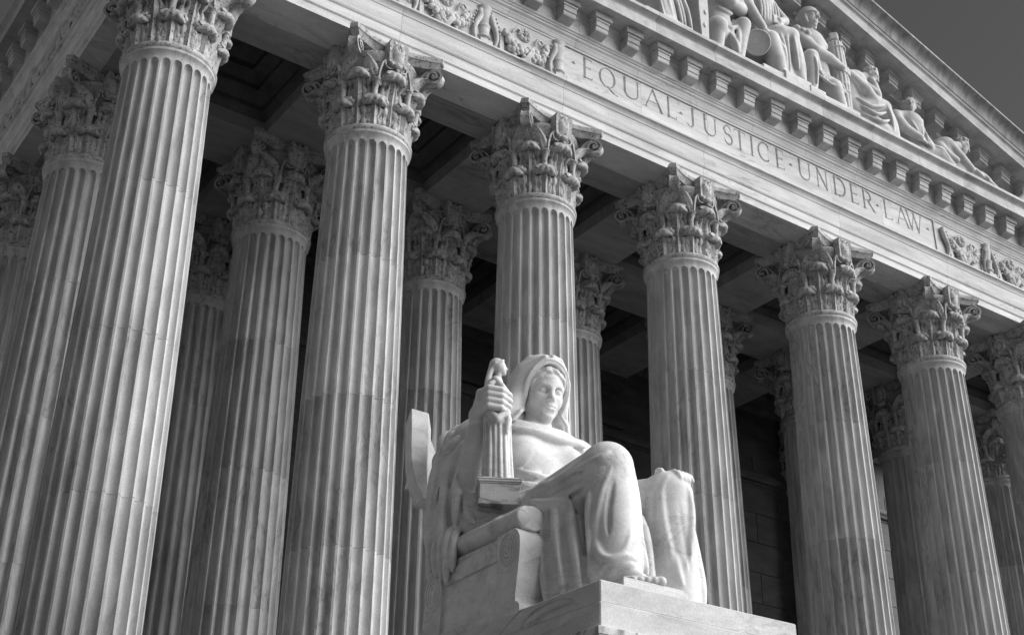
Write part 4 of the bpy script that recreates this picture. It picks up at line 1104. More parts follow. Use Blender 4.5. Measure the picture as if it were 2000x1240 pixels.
hl([(-0.078, 0.275, -0.198), (-0.03, 0.303, -0.180), (0, 0.305, -0.186), (0.03, 0.303, -0.180), (0.078, 0.275, -0.198)], [0.010, 0.019, 0.018, 0.019, 0.010], 0.015)
hl([(-0.062, 0.278, -0.222), (0, 0.300, -0.232), (0.062, 0.278, -0.222)], [0.012, 0.024, 0.012], 0.018)
hl([(-0.085, 0.282, -0.203), (-0.03, 0.318, -0.203), (0.03, 0.318, -0.203), (0.085, 0.282, -0.203)], 0.007, 0.01, 'cut')
hl([(-0.05, 0.305, -0.275), (0.05, 0.305, -0.275)], 0.022, 0.04, 'cut')
# neck
head.line([hp(0, -0.02, -0.25), (1.41, 3.02, 3.0)], [0.165, 0.19], 0.06)
hl([(-0.12, 0.0, -0.3), (-0.02, 0.06, -0.52)], 0.03, 0.05)
# wavy hair rolled back from the parting
for s in (1, -1):
    for j in range(5):
        pts = []; rr = []
        for i in range(15):
            t = i/14; th = math.radians(5+108*t)
            wv = 0.016*math.sin(t*15+j*2.1+s*0.7)
            pts.append((s*(0.235+0.018*j+wv*0.5)*math.sin(th), 0.262-0.05*j-0.20*t*t*(1-0.1*j), 0.05+(0.225+0.026*j+wv)*math.cos(th)))
            rr.append(0.034+0.004*math.sin(t*21+j*1.3)-0.010*t)
        hl(pts, rr, 0.012)
ob('head', head.mesh('head', M_stat), STAT)

# hood: shell over the head falling onto the shoulders
hood = Carve((0.72, 2.45, 2.75), (2.12, 3.65, 4.2), 0.013)
hood.ell(hp(0, -0.10, 0.13), (0.365, 0.43, 0.43), 0.05, R=HR)
hood.line([hp(-0.27, -0.05, 0.18), (1.02, 3.05, 3.25), (0.86, 3.12, 2.92)], [0.13, 0.14, 0.15], 0.15)
hood.line([hp(0.27, -0.05, 0.18), (1.80, 3.02, 3.25), (1.88, 3.05, 2.92)], [0.12, 0.11, 0.12], 0.15)
hood.seg((1.42, 3.30, 3.4), (1.42, 3.32, 2.9), 0.30, 0.40, 0.15)
hood.ell(hp(0, 0.30, -0.03), (0.275, 0.50, 0.415), 0.03, 'cut', R=HR)
hood.seg(hp(0, 0.15, -0.25), (1.42, 2.75, 2.7), 0.275, 0.30, 0.04, 'cut')
# rolled rim of the hood and its folds
rim = []
for i in range(15):
    th = math.radians(-118+236*i/14)
    rim.append(hp(0.315*math.sin(th), 0.215-0.13*abs(th/2.06)**2.2, 0.03+0.415*math.cos(th)*(1 if abs(th) < 1.57 else 1.5)))
hood.line(smooth_line(rim), 0.020, 0.03)
hood.line([rim[-1], (1.79, 2.86, 3.12), (1.80, 2.84, 2.95)], [0.024, 0.03, 0.03], 0.03)
hood.line([rim[0], (1.03, 2.86, 3.12), (0.92, 2.92, 2.95)], [0.024, 0.03, 0.03], 0.03)
hood.line([hp(-0.10, 0.18, 0.47), hp(-0.30, 0.0, 0.30), (1.03, 3.0, 3.3), (0.88, 3.05, 3.0)], [0.03, 0.035, 0.04, 0.04], 0.06)
hood.line([hp(0.02, 0.16, 0.50), hp(0.16, 0.12, 0.47), hp(0.27, 0.05, 0.38)], [0.03, 0.035, 0.03], 0.05)
hood.line([hp(-0.2, -0.1, 0.48), hp(-0.38, -0.15, 0.2), (0.92, 3.15, 3.2)], [0.025, 0.03, 0.04], 0.06)
ob('hood', hood.mesh('hood', M_stat), STAT)

# figurine standing on a small moulded base
figb = bpy.data.objects.new('figurine', None); link(figb, STAT)
ca, sa_ = math.cos(math.radians(-30)), math.sin(math.radians(-30))
def rb(x, y, z): return (0.50+x*ca-y*sa_, 2.55+x*sa_+y*ca, z)
b = MB()
for w, d, z0, z1 in ((0.262, 0.215, 1.57, 1.638), (0.245, 0.20, 1.639, 1.835), (0.255, 0.21, 1.836, 1.855), (0.268, 0.222, 1.856, 1.885), (0.275, 0.228, 1.886, 1.90), (0.225, 0.185, 1.901, 1.925)):
    q = MB(); q.box(-w, w, -d, d, z0, z1); b.add([rb(*v) for v in q.V], q.F)
ob('base', bevel_mesh(b.mesh('base', M_plin), 0.004), figb)
fg = Carve((0.12, 2.2, 1.91), (0.85, 2.9, 3.65), 0.0115)
ax_ = fa
fg.seg((ax_[0]+0.02, ax_[1], 1.95), (ax_[0], ax_[1], 2.85), 0.155, 0.150, 0.04)
for i in range(16):      # fluted skirt
    a = 2*math.pi*i/16; r0 = 0.165+0.012*math.sin(i*2.3); r1 = 0.158
    fg.line([(ax_[0]+0.02+r0*math.cos(a), ax_[1]+r0*math.sin(a), 1.93), (ax_[0]+0.01+(r0-0.012)*math.cos(a), ax_[1]+(r0-0.012)*math.sin(a), 2.3), (ax_[0]+r1*math.cos(a), ax_[1]+r1*math.sin(a), 2.74)], [0.032, 0.027, 0.018], 0.014)
sw_ = []
for i in range(13):      # swag of cloth round the hips, deepest at the front
    a = -1.9+3.8*i/12; dv = (tw*0.9-sc_*0.35)*math.cos(a)+(-sc_*0.9-tw*0.35)*math.sin(a)
    sw_.append((ax_[0]+dv[0]*0.155, ax_[1]+dv[1]*0.155, 2.80-0.14*max(0, math.cos(a))))
fg.line(sw_, 0.030, 0.03)
fg.seg((ax_[0], ax_[1], 2.72), (ax_[0], ax_[1], 3.02), 0.15, 0.125, 0.06)
rt = -sc_; sh = np.array([ax_[0]-0.005, ax_[1]])     # the figurine looks to the viewer's right
def fp(r_, t_, z): q_ = sh+rt*r_+tw*t_; return (q_[0], q_[1], z)
fg.seg(fp(0, 0, 3.0), fp(-0.005, 0, 3.16), 0.125, 0.105, 0.05)
fg.line([fp(-0.03, 0.085, 3.245), fp(0.0, 0.0, 3.265), fp(-0.03, -0.085, 3.245)], [0.058, 0.065, 0.058], 0.04)
fg.seg(fp(-0.005, 0, 3.24), fp(0.015, 0, 3.40), 0.046, 0.040, 0.03)
for s_ in (1, -1):
    fg.line([fp(-0.02, s_*0.10, 3.245), fp(0.06, s_*0.135, 3.13), fp(0.16, s_*0.06, 3.04)], [0.052, 0.046, 0.034], 0.02)
def fh(r_, t_, z): return fp(r_*1.2, t_*1.2, 3.42+(z-3.42)*1.2)
fg.ell(fh(0.012, 0, 3.475), (0.079, 0.079, 0.096), 0.02)
fg.ell(fh(0.045, 0, 3.448), (0.053, 0.053, 0.082), 0.02)
fg.line([fh(0.078, 0, 3.478), fh(0.100, 0, 3.440)], [0.008, 0.013], 0.010); fg.ell(fh(0.066, 0, 3.392), (0.031, 0.031, 0.029), 0.012)
fg.line([fh(0.086, 0.015, 3.418), fh(0.086, -0.015, 3.418)], 0.009, 0.006)
for s_ in (1, -1): fg.ell(fh(0.086, s_*0.030, 3.462), (0.019, 0.019, 0.014), 0.008, 'cut')
fg.ell(fh(-0.012, 0, 3.497), (0.096, 0.096, 0.082), 0.010)
fg.line([fh(0.06, 0.0, 3.545), fh(0.045, 0.062, 3.515), fh(-0.03, 0.084, 3.475), fh(-0.08, 0.03, 3.455)], [0.014, 0.018, 0.018, 0.018], 0.008)
fg.line([fp(-0.07, 0.02, 3.47), fp(-0.10, 0.03, 3.38), fp(-0.125, 0.04, 3.24), fp(-0.13, 0.05, 3.05), fp(-0.13, 0.05, 2.9)], [0.045, 0.038, 0.040, 0.040, 0.035], 0.015)
# sash hanging at the front hip
fg.line([fp(0.10, 0.13, 2.86), fp(0.13, 0.12, 2.70), fp(0.12, 0.13, 2.52)], [0.035, 0.05, 0.03], 0.015)
fg.line([fp(-0.12, 0.12, 2.84), fp(0.0, 0.19, 2.68), fp(0.12, 0.14, 2.80)], [0.04, 0.05, 0.04], 0.02)
for q in range(4):
    o_ = sh-rt*0.09+tw*(0.09-0.06*q)
    fg.line([(o_[0], o_[1], 3.24), (o_[0]-rt[0]*0.03, o_[1]-rt[1]*0.03, 2.9), (o_[0]-rt[0]*0.03, o_[1]-rt[1]*0.03, 2.75)], 0.022, 0.015)
for q in range(3):
    o_ = sh+rt*0.13+tw*(0.06-0.04*q); fg.line([(o_[0], o_[1], 2.98), (o_[0]-rt[0]*0.01, o_[1]-rt[1]*0.01, 2.75), (o_[0], o_[1], 2.45)], [0.028, 0.026, 0.02], 0.015)
ob('figure', fg.mesh('figure', M_stat), figb)

# throne
THR = bpy.data.objects.new('throne', None); link(THR, STAT)
b = MB(); b.box(0.22, 2.54, 1.78, 3.55, 0.003, 1.0); ob('seat', b.mesh('seat', M_stat), THR)
for sx, x0, x1 in ((1, 0.12, 0.52), (-1, 2.25, 2.65)):
    xo = x0 if sx > 0 else x1; xi = x0+0.05 if sx > 0 else x1-0.05
    lo_, hi_ = min(xo, xi), max(xo, xi)
    b = MB(); rl = (0.16, 0.24) if sx > 0 else (2.53, 2.61)
    b.box(rl[0], rl[1], 2.02, 3.5, 0.004, 0.99)
    ob('side_panel', b.mesh('side_panel', M_stat), THR)
    b = MB(); b.prism([(2.03, 0.725), (3.15, 0.69), (3.15, 0.86), (2.0, 0.99)], 'x', lo_+0.01, hi_+0.03)
    ob('rail', bevel_mesh(b.mesh('rail', M_stat), 0.012), THR)
    b = MB(); b.box(lo_+0.005, hi_+0.03, 1.78, 3.3, 0.004, 0.13); ob('rail', bevel_mesh(b.mesh('rail', M_stat), 0.012), THR)
    # front post: S-curved front
    pf = [(2.0, 1.0), (1.66, 1.02), (1.60, 0.97), (1.565, 0.90), (1.56, 0.80), (1.575, 0.65), (1.60, 0.5), (1.625, 0.36), (1.645, 0.24), (1.64, 0.17), (1.62, 0.14), (1.70, 0.13), (2.03, 0.13)]
    b = MB(); b.prism(pf, 'x', x0, x1); ob('front_post', b.mesh('front_post', M_stat, angle=30), THR)
    # small scroll at its foot
    b = MB(); cy, cz, r = 1.63, 0.08, 0.085
    b.prism([(cy+r*math.cos(t), cz+r*math.sin(t)) for t in np.linspace(0, 2*math.pi, 21)[:-1]], 'x', x0-0.012, x1+0.012)
    b.box(x0-0.01, x1+0.01, 1.63, 2.05, 0.004, 0.128)
    ob('scroll', b.mesh('scroll', M_stat, angle=40), THR)
    # carved ovals on the outer side
    for cy, cz, ry, rz_ in ((1.80, 0.80, 0.16, 0.19), (3.36, 0.66, 0.19, 0.23)):
        b = MB()
        for f0, f1, ou in ((1.0, 0.86, 0.016), (0.74, 0.60, 0.014), (0.46, 0.32, 0.014), (0.2, 0.02, 0.016)):
            n = 24; P = []
            for f, xx in ((f0, 0.0), (f0*0.985, ou), (f1, ou), (f1*0.97, 0.0)):
                P.append([((x0 if sx > 0 else x1)-sx*xx+sx*0.006, cy+ry*f*math.cos(t), cz+rz_*f*math.sin(t)) for t in np.arange(n)*2*math.pi/n])
            b.grid(np.array(P), closev=True)
        ob('scroll', b.mesh('scroll', M_stat, angle=35), THR)
    b = MB(); b.prism([(3.2, 0.13), (3.60, 0.13), (3.56, 0.5), (3.54, 0.80), (3.48, 0.93), (3.36, 0.97), (3.22, 0.90), (3.17, 0.7), (3.18, 0.4)], 'x', x0, x1); ob('rear_post', b.mesh('rear_post', M_stat, angle=30), THR)
    # arm: a bound roll
    b = MB(); n = 28; cx_ = (x0+x1)/2+0.01; P = []
    for y, f in ((1.615, 0.0), (1.615, 0.90), (1.63, 0.97), (1.66, 1.0), (2.05, 0.98), (2.08, 1.04), (2.16, 1.04), (2.19, 0.98), (3.0, 0.98), (3.5, 0.98), (3.5, 0.0)):
        P.append([(cx_+0.215*f*math.cos(t), y, 1.165+(0.155+0.006*math.cos(9*t))*f*math.sin(t)) for t in np.arange(n)*2*math.pi/n])
    b.grid(np.array(P), closev=True); ob('arm_roll', b.mesh('arm_roll', M_stat, angle=50), THR)
# back of the throne: slab with a sagging top between two wings that come forward
for x0, x1, xb0, xb1 in ((0.0, 0.275, 0.20, 0.40), (2.495, 2.77, 2.37, 2.57)):
    b = MB(); pr = [(3.90, 3.27, 0), (3.885, 3.0, 0.005), (3.90, 2.75, 0.02), (3.92, 2.56, 0.045), (3.98, 2.30, 0.16), (4.0, 2.1, 0.30)]; sg = 1 if x0 < 1 else -1
    P = np.array([[(x0+(e if sg > 0 else 0), y, z), (x1-(e if sg < 0 else -0.5*e), y, z), (xb1+0.2, 4.36, z), (xb0+e*0.6, 4.36, z)] for y, z, e in pr])
    b.grid(P, closev=True); b.F.append((0, 1, 2, 3)); b.F.append((23, 22, 21, 20))
    ob('wing', bevel_mesh(b.mesh('wing', M_stat), 0.012), THR)
nb = 24; P = []
top = []
for i in range(nb+1):
    t = -1+2*i/nb; x = 1.385+1.112*t; zt = 2.55+0.70*abs(t)**2.6; yb_ = 4.30-0.33*abs(t)**3
    zb_ = 1.6 if abs(t) < 0.7 else 2.35
    P.append([(x, yb_, zb_), (x, yb_, zt), (x, yb_+0.12, zt), (x, 4.44, zb_)])
b = MB(); b.grid(np.array(P), closev=True); b.F.append((0, 1, 2, 3)); n_ = nb*4; b.F.append((n_+3, n_+2, n_+1, n_))
ob('backrest', b.mesh('backrest', M_stat, angle=40), THR)
b = MB(); b.box(0.8, 1.97, 3.56, 4.4, 0.004, 1.62); ob('back_block', b.mesh('back_block', M_stat), THR)
# ------------------------------------------------------------------ carved figures standing in the pediment (z of the ledge: 22.06)
LZ = 22.062
def skull(c, p, r, face, hair=True, beard=False, helmet=False, k=0.03):
    """head of radius r at p looking along 'face' (unit-ish vector)"""
    p = np.array(p, float); f = np.array(face, float); f /= np.linalg.norm(f); up = np.array([0, 0, 1.0]); up = up-f*(up@f); up /= np.linalg.norm(up); rt = np.cross(f, up)
    R = np.array([rt, f, up]).T
    def q(a, b_, z): return p+rt*a*r+f*b_*r+up*z*r
    c.ell(q(0, 0, 0.15), (0.78*r, 0.95*r, 0.95*r), k, R=R)
    c.ell(q(0, 0.30, -0.35), (0.62*r, 0.62*r, 0.80*r), k, R=R)
    c.ell(q(0, 0.62, -0.95), (0.28*r, 0.24*r, 0.22*r), k, R=R)
    for s in (1, -1):
        c.line([q(s*0.55, 0.66, 0.20), q(s*0.1, 0.92, 0.20)], 0.10*r, 0.04)
        c.ell(q(s*0.33, 0.98, -0.02), (0.22*r, 0.2*r, 0.15*r), 0.03, 'cut', R=R)
        c.ell(q(s*0.33, 0.74, -0.03), (0.17*r, 0.15*r, 0.10*r), 0.008, R=R)
        c.ell(q(s*0.76, -0.02, -0.08), (0.12*r, 0.20*r, 0.28*r), 0.015, R=R)
    c.line([q(0, 0.85, 0.15), q(0, 1.12, -0.32)], [0.09*r, 0.14*r], 0.03)
    c.line([q(-0.24, 0.86, -0.62), q(0, 0.93, -0.58), q(0.24, 0.86, -0.62)], 0.065*r, 0.015)
    c.line([q(-0.2, 0.84, -0.74), q(0, 0.90, -0.76), q(0.2, 0.84, -0.74)], 0.075*r, 0.015)
    if beard:
        for a in (-0.4, -0.15, 0.15, 0.4):
            c.line([q(a, 0.62, -0.75), q(a*0.9, 0.78, -1.1), q(a*0.5, 0.74, -1.5)], [0.17*r, 0.18*r, 0.08*r], 0.02)
    if helmet:
        c.ell(q(0, -0.10, 0.42), (0.93*r, 1.06*r, 0.84*r), 0.01, R=R)
        c.line([q(1.0*math.sin(t)*0.92, -0.10+1.12*math.cos(t), 0.32-0.10*(1-math.cos(t))) for t in np.linspace(-2.4, 2.4, 19)], 0.10*r, 0.012)
        for s in (1, -1): c.line([q(s*0.80, 0.15, 0.2), q(s*0.80, 0.22, -0.45), q(s*0.62, 0.35, -0.95)], [0.13*r, 0.17*r, 0.09*r], 0.015)
        c.line([q(-0.6, -0.85, 0.0), q(0, -1.0, -0.5), q(0.6, -0.85, 0.0)], 0.2*r, 0.05)
    elif hair:
        rr = random.Random(int(p[0]*100))
        for i in range(60):
            a = rr.uniform(-math.pi, math.pi); e = rr.uniform(0.1, 1.5)
            d = rt*math.sin(a)*math.cos(e)+f*math.cos(a)*math.cos(e)+up*math.sin(e)
            if d@f > 0.62 and e < 0.9: continue
            c.ell(p+up*0.15*r+d*np.array([1, 1, 1])*0.90*r, (0.17*r,)*3, 0.012)
def neck(c, a, b, r): c.seg(a, b, r, r*0.9, 0.08)
def hand(c, p, d, spread, r=0.05, n=4, L=0.22):
    """simple hand: palm at p, fingers along d, fanned along 'spread'"""
    p = np.array(p, float); d = np.array(d, float); d /= np.linalg.norm(d); sp = np.array(spread, float); sp /= np.linalg.norm(sp)
    c.ell(p, (0.10, 0.10, 0.09), 0.04)
    for i in range(n):
        o = sp*(i-(n-1)/2)*0.062; c.line([p+o*0.8+d*0.04, p+o+d*(0.04+L*0.55), p+o+d*(0.02+L)*0.95+np.array([0, 0, -0.03])], [0.042, 0.036, 0.028], 0.01)
def cloth(c, lines, r=0.045, k=0.04):
    for pts in lines: ridge(c, pts, r, k)
def finish(name, label, c, parts_=(), grp='carved figures in the pediment'):
    t = thing(name, label, 'statue', group=grp)
    ob('figure', c.mesh('figure', M_fig), t)
    for nm, m_ in parts_: ob(nm, m_, t)
    return t
HV = 0.021
# 1: draped standing figure, legs only inside the picture
c = Carve((9.85, -1.80, LZ-0.03), (11.5, -0.55, 25.2), HV)
c.box((10.65, -1.1, LZ+0.06), (0.72, 0.45, 0.08))
c.line([(10.75, -1.08, 22.1), (10.6, -1.05, 23.2), (10.5, -1.0, 24.0)], [0.46, 0.42, 0.34], 0.1); c.seg((10.5, -1.0, 24.0), (10.5, -0.95, 24.5), 0.33, 0.32, 0.1)
c.line([(10.2, -1.0, 24.45), (10.05, -1.2, 23.9), (10.35, -1.35, 23.5)], [0.14, 0.12, 0.09], 0.05); c.line([(10.85, -1.0, 24.45), (11.05, -1.15, 23.9), (11.0, -1.35, 23.4)], [0.14, 0.12, 0.09], 0.05)
neck(c, (10.5, -1.0, 24.55), (10.5, -1.05, 24.75), 0.12); skull(c, (10.5, -1.08, 24.86), 0.2, (0.1, -1, -0.1))
for q in range(7):
    xx = 10.25+q*0.14; c_top = (10.35+q*0.05, -1.30-0.05*math.sin(q), 23.9); ridge(c, [c_top, (xx+0.1, -1.46+0.03*(q % 2), 23.0), (xx+0.28, -1.5+0.05*(q % 2), 22.1)], 0.055, 0.03)
finish('pediment_statue', 'draped standing figure in the pediment, only its long pleated skirt in the picture', c)
# 2: seated man with raised knee, shield at his side
c = Carve((11.9, -1.80, LZ-0.03), (13.65, -0.55, 25.95), HV)
c.box((12.75, -1.1, LZ+0.05), (0.8, 0.45, 0.07))
c.line([(12.75, -0.95, 22.75), (12.65, -0.98, 23.5), (12.62, -1.0, 24.4)], [0.42, 0.37, 0.42], 0.12); c.line([(12.1, -1.0, 24.75), (12.62, -0.98, 24.8), (13.15, -1.0, 24.7)], [0.2, 0.22, 0.2], 0.1)
c.line([(12.6, -1.05, 22.75), (12.25, -1.45, 22.78)], [0.3, 0.25], 0.08); c.line([(12.22, -1.42, 22.75), (12.3, -1.3, 22.2)], [0.24, 0.18], 0.05)
c.line([(12.95, -1.0, 22.85), (13.18, -1.38, 23.32), (13.17, -1.40, 23.3), (13.05, -1.36, 22.75), (12.98, -1.36, 22.15)], [0.3, 0.2, 0.2, 0.19, 0.12], 0.06)
c.line([(13.2, -1.0, 24.65), (13.3, -1.25, 23.95), (12.75, -1.48, 23.75), (12.2, -1.45, 23.85)], [0.19, 0.17, 0.14, 0.1], 0.05)
c.line([(12.05, -1.0, 24.65), (11.98, -1.25, 24.1)], [0.19, 0.15], 0.05)
cloth(c, [[(12.35, -1.35, 23.1), (12.7, -1.45, 22.95), (13.05, -1.38, 23.25)], [(12.5, -1.42, 22.9), (12.75, -1.50, 22.55), (12.85, -1.48, 22.25)], [(12.95, -1.45, 23.1), (12.88, -1.50, 22.7), (12.85, -1.48, 22.3)], [(13.0, -1.25, 23.5), (13.05, -1.32, 23.1)], [(12.3, -1.3, 24.3), (12.6, -1.38, 24.0), (12.9, -1.3, 24.3)], [(12.4, -1.33, 23.55), (12.7, -1.36, 23.5), (12.95, -1.3, 23.6)]], 0.06)
c.seg((12.7, -1.35, 22.9), (12.85, -1.42, 22.35), 0.14, 0.08, 0.05)
neck(c, (12.6, -1.0, 24.85), (12.6, -1.05, 25.05), 0.15); skull(c, (12.6, -1.1, 25.25), 0.26, (0.4, -1, 0))
b = MB(); pr = [(11.62, 22.08), (11.86, 22.08), (11.90, 23.0), (11.88, 24.2), (11.80, 24.6), (11.66, 24.6), (11.62, 24.2), (11.58, 23.0)]
b.prism(pr, 'y', -1.55, -0.75); b.box(11.90, 11.93, -1.3, -0.95, 22.3, 24.0)
mesh_shield = bevel_mesh(b.mesh('shield', M_fig), 0.02)
b = MB()
for q in range(5): b.ball((11.74+0.05*math.sin(q*2.2), -1.555, 22.5+q*0.4), 0.05, 8, 5, (1, 0.5, 1.5))
finish('pediment_statue', 'seated man in the pediment with one knee raised beside an upright shield', c, (('shield', mesh_shield), ('relief', b.mesh('relief', M_fig, angle=60))))
# 3: draped woman seated, right arm hanging with a round disc
c = Carve((13.2, -1.80, LZ-0.03), (15.35, -0.52, 25.9), HV)
c.box((14.4, -1.05, LZ+0.1), (0.8, 0.5, 0.12)); c.box((14.75, -1.3, LZ+0.14), (0.45, 0.3, 0.16))
c.line([(14.15, -0.9, 23.3), (14.2, -0.95, 24.0), (14.22, -1.0, 24.75)], [0.42, 0.36, 0.38], 0.12); c.line([(13.8, -0.98, 25.0), (14.2, -0.95, 25.1), (14.7, -0.95, 25.0)], [0.17, 0.2, 0.17], 0.1)
c.line([(14.2, -1.0, 23.3), (14.55, -1.3, 23.72), (14.82, -1.40, 23.75)], [0.33, 0.27, 0.23], 0.08); c.line([(14.82, -1.38, 23.72), (14.95, -1.38, 23.1), (15.02, -1.36, 22.5)], [0.23, 0.2, 0.2], 0.06)
c.line([(13.95, -1.0, 23.2), (14.1, -1.35, 23.3), (14.2, -1.40, 22.75), (14.35, -1.35, 22.4)], [0.3, 0.27, 0.24, 0.2], 0.08)
c.seg((14.5, -1.2, 23.3), (14.65, -1.2, 22.5), 0.3, 0.28, 0.1)
cloth(c, [[(14.75, -1.55, 23.85), (14.78, -1.57, 23.3), (14.85, -1.55, 22.65)], [(14.95, -1.52, 23.7), (15.08, -1.5, 23.1), (15.15, -1.48, 22.6)], [(14.6, -1.5, 23.75), (14.55, -1.52, 23.2), (14.6, -1.48, 22.5)], [(14.4, -1.48, 23.6), (14.4, -1.55, 23.1), (14.5, -1.5, 22.45)], [(14.1, -1.5, 23.4), (14.35, -1.58, 23.0), (14.42, -1.5, 22.5)], [(14.0, -1.2, 23.7), (14.3, -1.42, 23.8), (14.6, -1.45, 23.95)]], 0.055)
for q in range(7): ridge(c, [(13.92+q*0.1, -1.25-0.06*math.sin(q*0.5), 24.85), (13.95+q*0.1, -1.33, 24.4), (13.98+q*0.09, -1.28, 23.95)], 0.04, 0.03)
c.line([(13.75, -1.0, 24.9), (13.6, -1.25, 24.2), (13.85, -1.42, 23.55)], [0.16, 0.15, 0.1], 0.05); hand(c, (13.88, -1.45, 23.42), (0.1, -0.2, -1), (1, 0, 0))
c.line([(14.75, -0.98, 24.9), (14.9, -1.2, 24.4), (14.5, -1.42, 24.05)], [0.15, 0.13, 0.09], 0.05); hand(c, (14.38, -1.46, 24.0), (-1, -0.2, -0.2), (0, 0, 1))
neck(c, (14.2, -0.98, 25.1), (14.2, -1.02, 25.25), 0.12); skull(c, (14.2, -1.05, 25.42), 0.22, (-0.1, -1, 0))
b = MB(); n = 28
dn = np.array([-0.55, -0.70, -0.45]); dn /= np.linalg.norm(dn); du_ = np.cross(dn, (0, 0, 1.0)); du_ /= np.linalg.norm(du_); dv_ = np.cross(dn, du_)
P = np.array([[np.array([13.62, -1.40, 22.98])+0.33*f*(du_*math.cos(t)+dv_*math.sin(t))+dn*y_ for t in np.arange(n)*2*math.pi/n] for f, y_ in ((0.9, -0.05), (1.0, -0.03), (1.0, 0.05), (0.93, 0.065), (0.88, 0.035), (0.05, 0.03))])
b.grid(P, closev=True); b.F.append(tuple(range(n))); b.F.append(tuple(range(5*n, 6*n))[::-1])
finish('pediment_statue', 'draped seated woman in the pediment lowering a round disc beside her knee', c, (('disc', b.mesh('disc', M_fig, angle=40)),))
# 4: helmeted soldier leaning on a bundle of rods
c = Carve((14.95, -1.80, LZ-0.03), (17.2, -0.5, 25.6), HV)
c.box((16.1, -1.1, LZ+0.08), (0.85, 0.48, 0.10)); c.box((15.4, -1.4, LZ+0.1), (0.28, 0.22, 0.12))
c.line([(16.15, -0.95, 23.1), (16.05, -1.0, 23.7), (15.92, -1.02, 24.25)], [0.40, 0.36, 0.42], 0.12); c.line([(15.45, -1.08, 24.3), (15.92, -1.0, 24.5), (16.38, -0.95, 24.35)], [0.2, 0.22, 0.2], 0.1)
c.ell((15.78, -1.32, 24.2), (0.22, 0.1, 0.16), 0.08); c.ell((16.15, -1.28, 24.2), (0.2, 0.1, 0.16), 0.08)
neck(c, (15.92, -1.02, 24.55), (15.9, -1.08, 24.85), 0.16); skull(c, (15.9, -1.14, 25.02), 0.28, (0.18, -1, -0.05), hair=False, helmet=True)
c.line([(15.40, -1.1, 24.28), (15.75, -1.38, 23.78), (16.2, -1.42, 23.72), (16.6, -1.42, 23.64)], [0.19, 0.15, 0.13, 0.09], 0.05); hand(c, (16.66, -1.42, 23.62), (1, -0.05, -0.15), (0.15, 0, 1), L=0.26)
c.line([(16.42, -0.95, 24.3), (16.62, -0.85, 24.0), (16.65, -0.95, 24.55)], [0.17, 0.14, 0.10], 0.05); c.ell((16.73, -1.12, 24.72), (0.13, 0.13, 0.12), 0.03)
for i in range(4): c.line([(16.62, -1.2, 24.68+i*0.05), (16.74, -1.3, 24.70+i*0.05), (16.84, -1.24, 24.66+i*0.05)], 0.04, 0.01)
c.line([(15.95, -1.05, 23.05), (15.5, -1.42, 23.42), (15.46, -1.42, 23.4), (15.45, -1.40, 22.8), (15.40, -1.40, 22.2)], [0.28, 0.2, 0.2, 0.19, 0.14], 0.05)
c.line([(16.1, -1.05, 23.0), (16.2, -1.4, 22.75), (16.5, -1.35, 22.3)], [0.3, 0.25, 0.17], 0.06)
for q in range(8): ridge(c, [(15.75+q*0.09, -1.36+0.01*q, 23.25-0.01*q), (15.8+q*0.1, -1.45, 23.0), (15.86+q*0.11, -1.48, 22.72-0.015*q)], 0.05, 0.015)
ridge(c, [(15.6, -1.45, 22.98), (15.9, -1.55, 22.72), (16.3, -1.58, 22.68), (16.65, -1.5, 22.72)], 0.045, 0.02)
for q in range(3): c.ell((15.32+q*0.12, -1.2-0.06*q, 24.38-0.06*q), (0.1, 0.12, 0.1), 0.02)
ridge(c, [(15.42, -1.62, 23.3), (15.45, -1.62, 22.9), (15.42, -1.58, 22.4)], 0.035, 0.02)
fas = Carve((16.4, -1.55, LZ-0.03), (17.2, -0.85, 24.7), 0.018)
for i in range(14):
    a = 2*math.pi*i/14; fas.line([(16.80+0.17*math.cos(a), -1.2+0.17*math.sin(a), 22.07), (16.77+0.205*math.cos(a), -1.2+0.205*math.sin(a), 23.3), (16.74+0.17*math.cos(a), -1.2+0.17*math.sin(a), 24.52)], [0.048, 0.05, 0.045], 0.008)
fas.seg((16.80, -1.2, 22.07), (16.74, -1.2, 24.5), 0.16, 0.16, 0.01)
for zz in (22.35, 22.9, 23.15, 24.35):
    fas.line([(16.78+0.235*math.cos(t), -1.2+0.235*math.sin(t), zz+0.02*math.sin(3*t)) for t in np.linspace(0, 2*math.pi, 17)], 0.025, 0.01)
finish('pediment_statue', 'helmeted soldier statue in the pediment gripping a tall bundle of rods', c, (('rod_bundle', fas.mesh('rod_bundle', M_fig)),))
# 5: bent old man sunk in thought
c = Carve((16.75, -1.80, LZ-0.03), (18.75, -0.5, 24.65), HV)
c.box((17.7, -1.1, LZ+0.03), (0.85, 0.48, 0.05))
c.line([(17.2, -0.98, 22.75), (17.2, -1.0, 23.2), (17.42, -1.08, 23.68)], [0.4, 0.37, 0.36], 0.12); c.line([(17.15, -0.95, 23.75), (17.45, -1.05, 23.86), (17.75, -1.1, 23.75)], [0.2, 0.2, 0.18], 0.1)
neck(c, (17.5, -1.1, 23.85), (17.82, -1.18, 24.0), 0.15); skull(c, (17.98, -1.22, 24.08), 0.24, (0.75, -0.75, -0.55), beard=True)
c.line([(17.15, -1.2, 23.7), (17.45, -1.48, 23.2), (17.85, -1.42, 23.08)], [0.18, 0.15, 0.1], 0.05); hand(c, (17.92, -1.42, 23.1), (1, 0.1, -0.1), (0, 0.3, 1), L=0.2)
c.line([(17.7, -1.15, 23.7), (17.95, -1.38, 23.35), (17.98, -1.35, 23.7), (17.92, -1.32, 23.85)], [0.17, 0.14, 0.09, 0.08], 0.05)
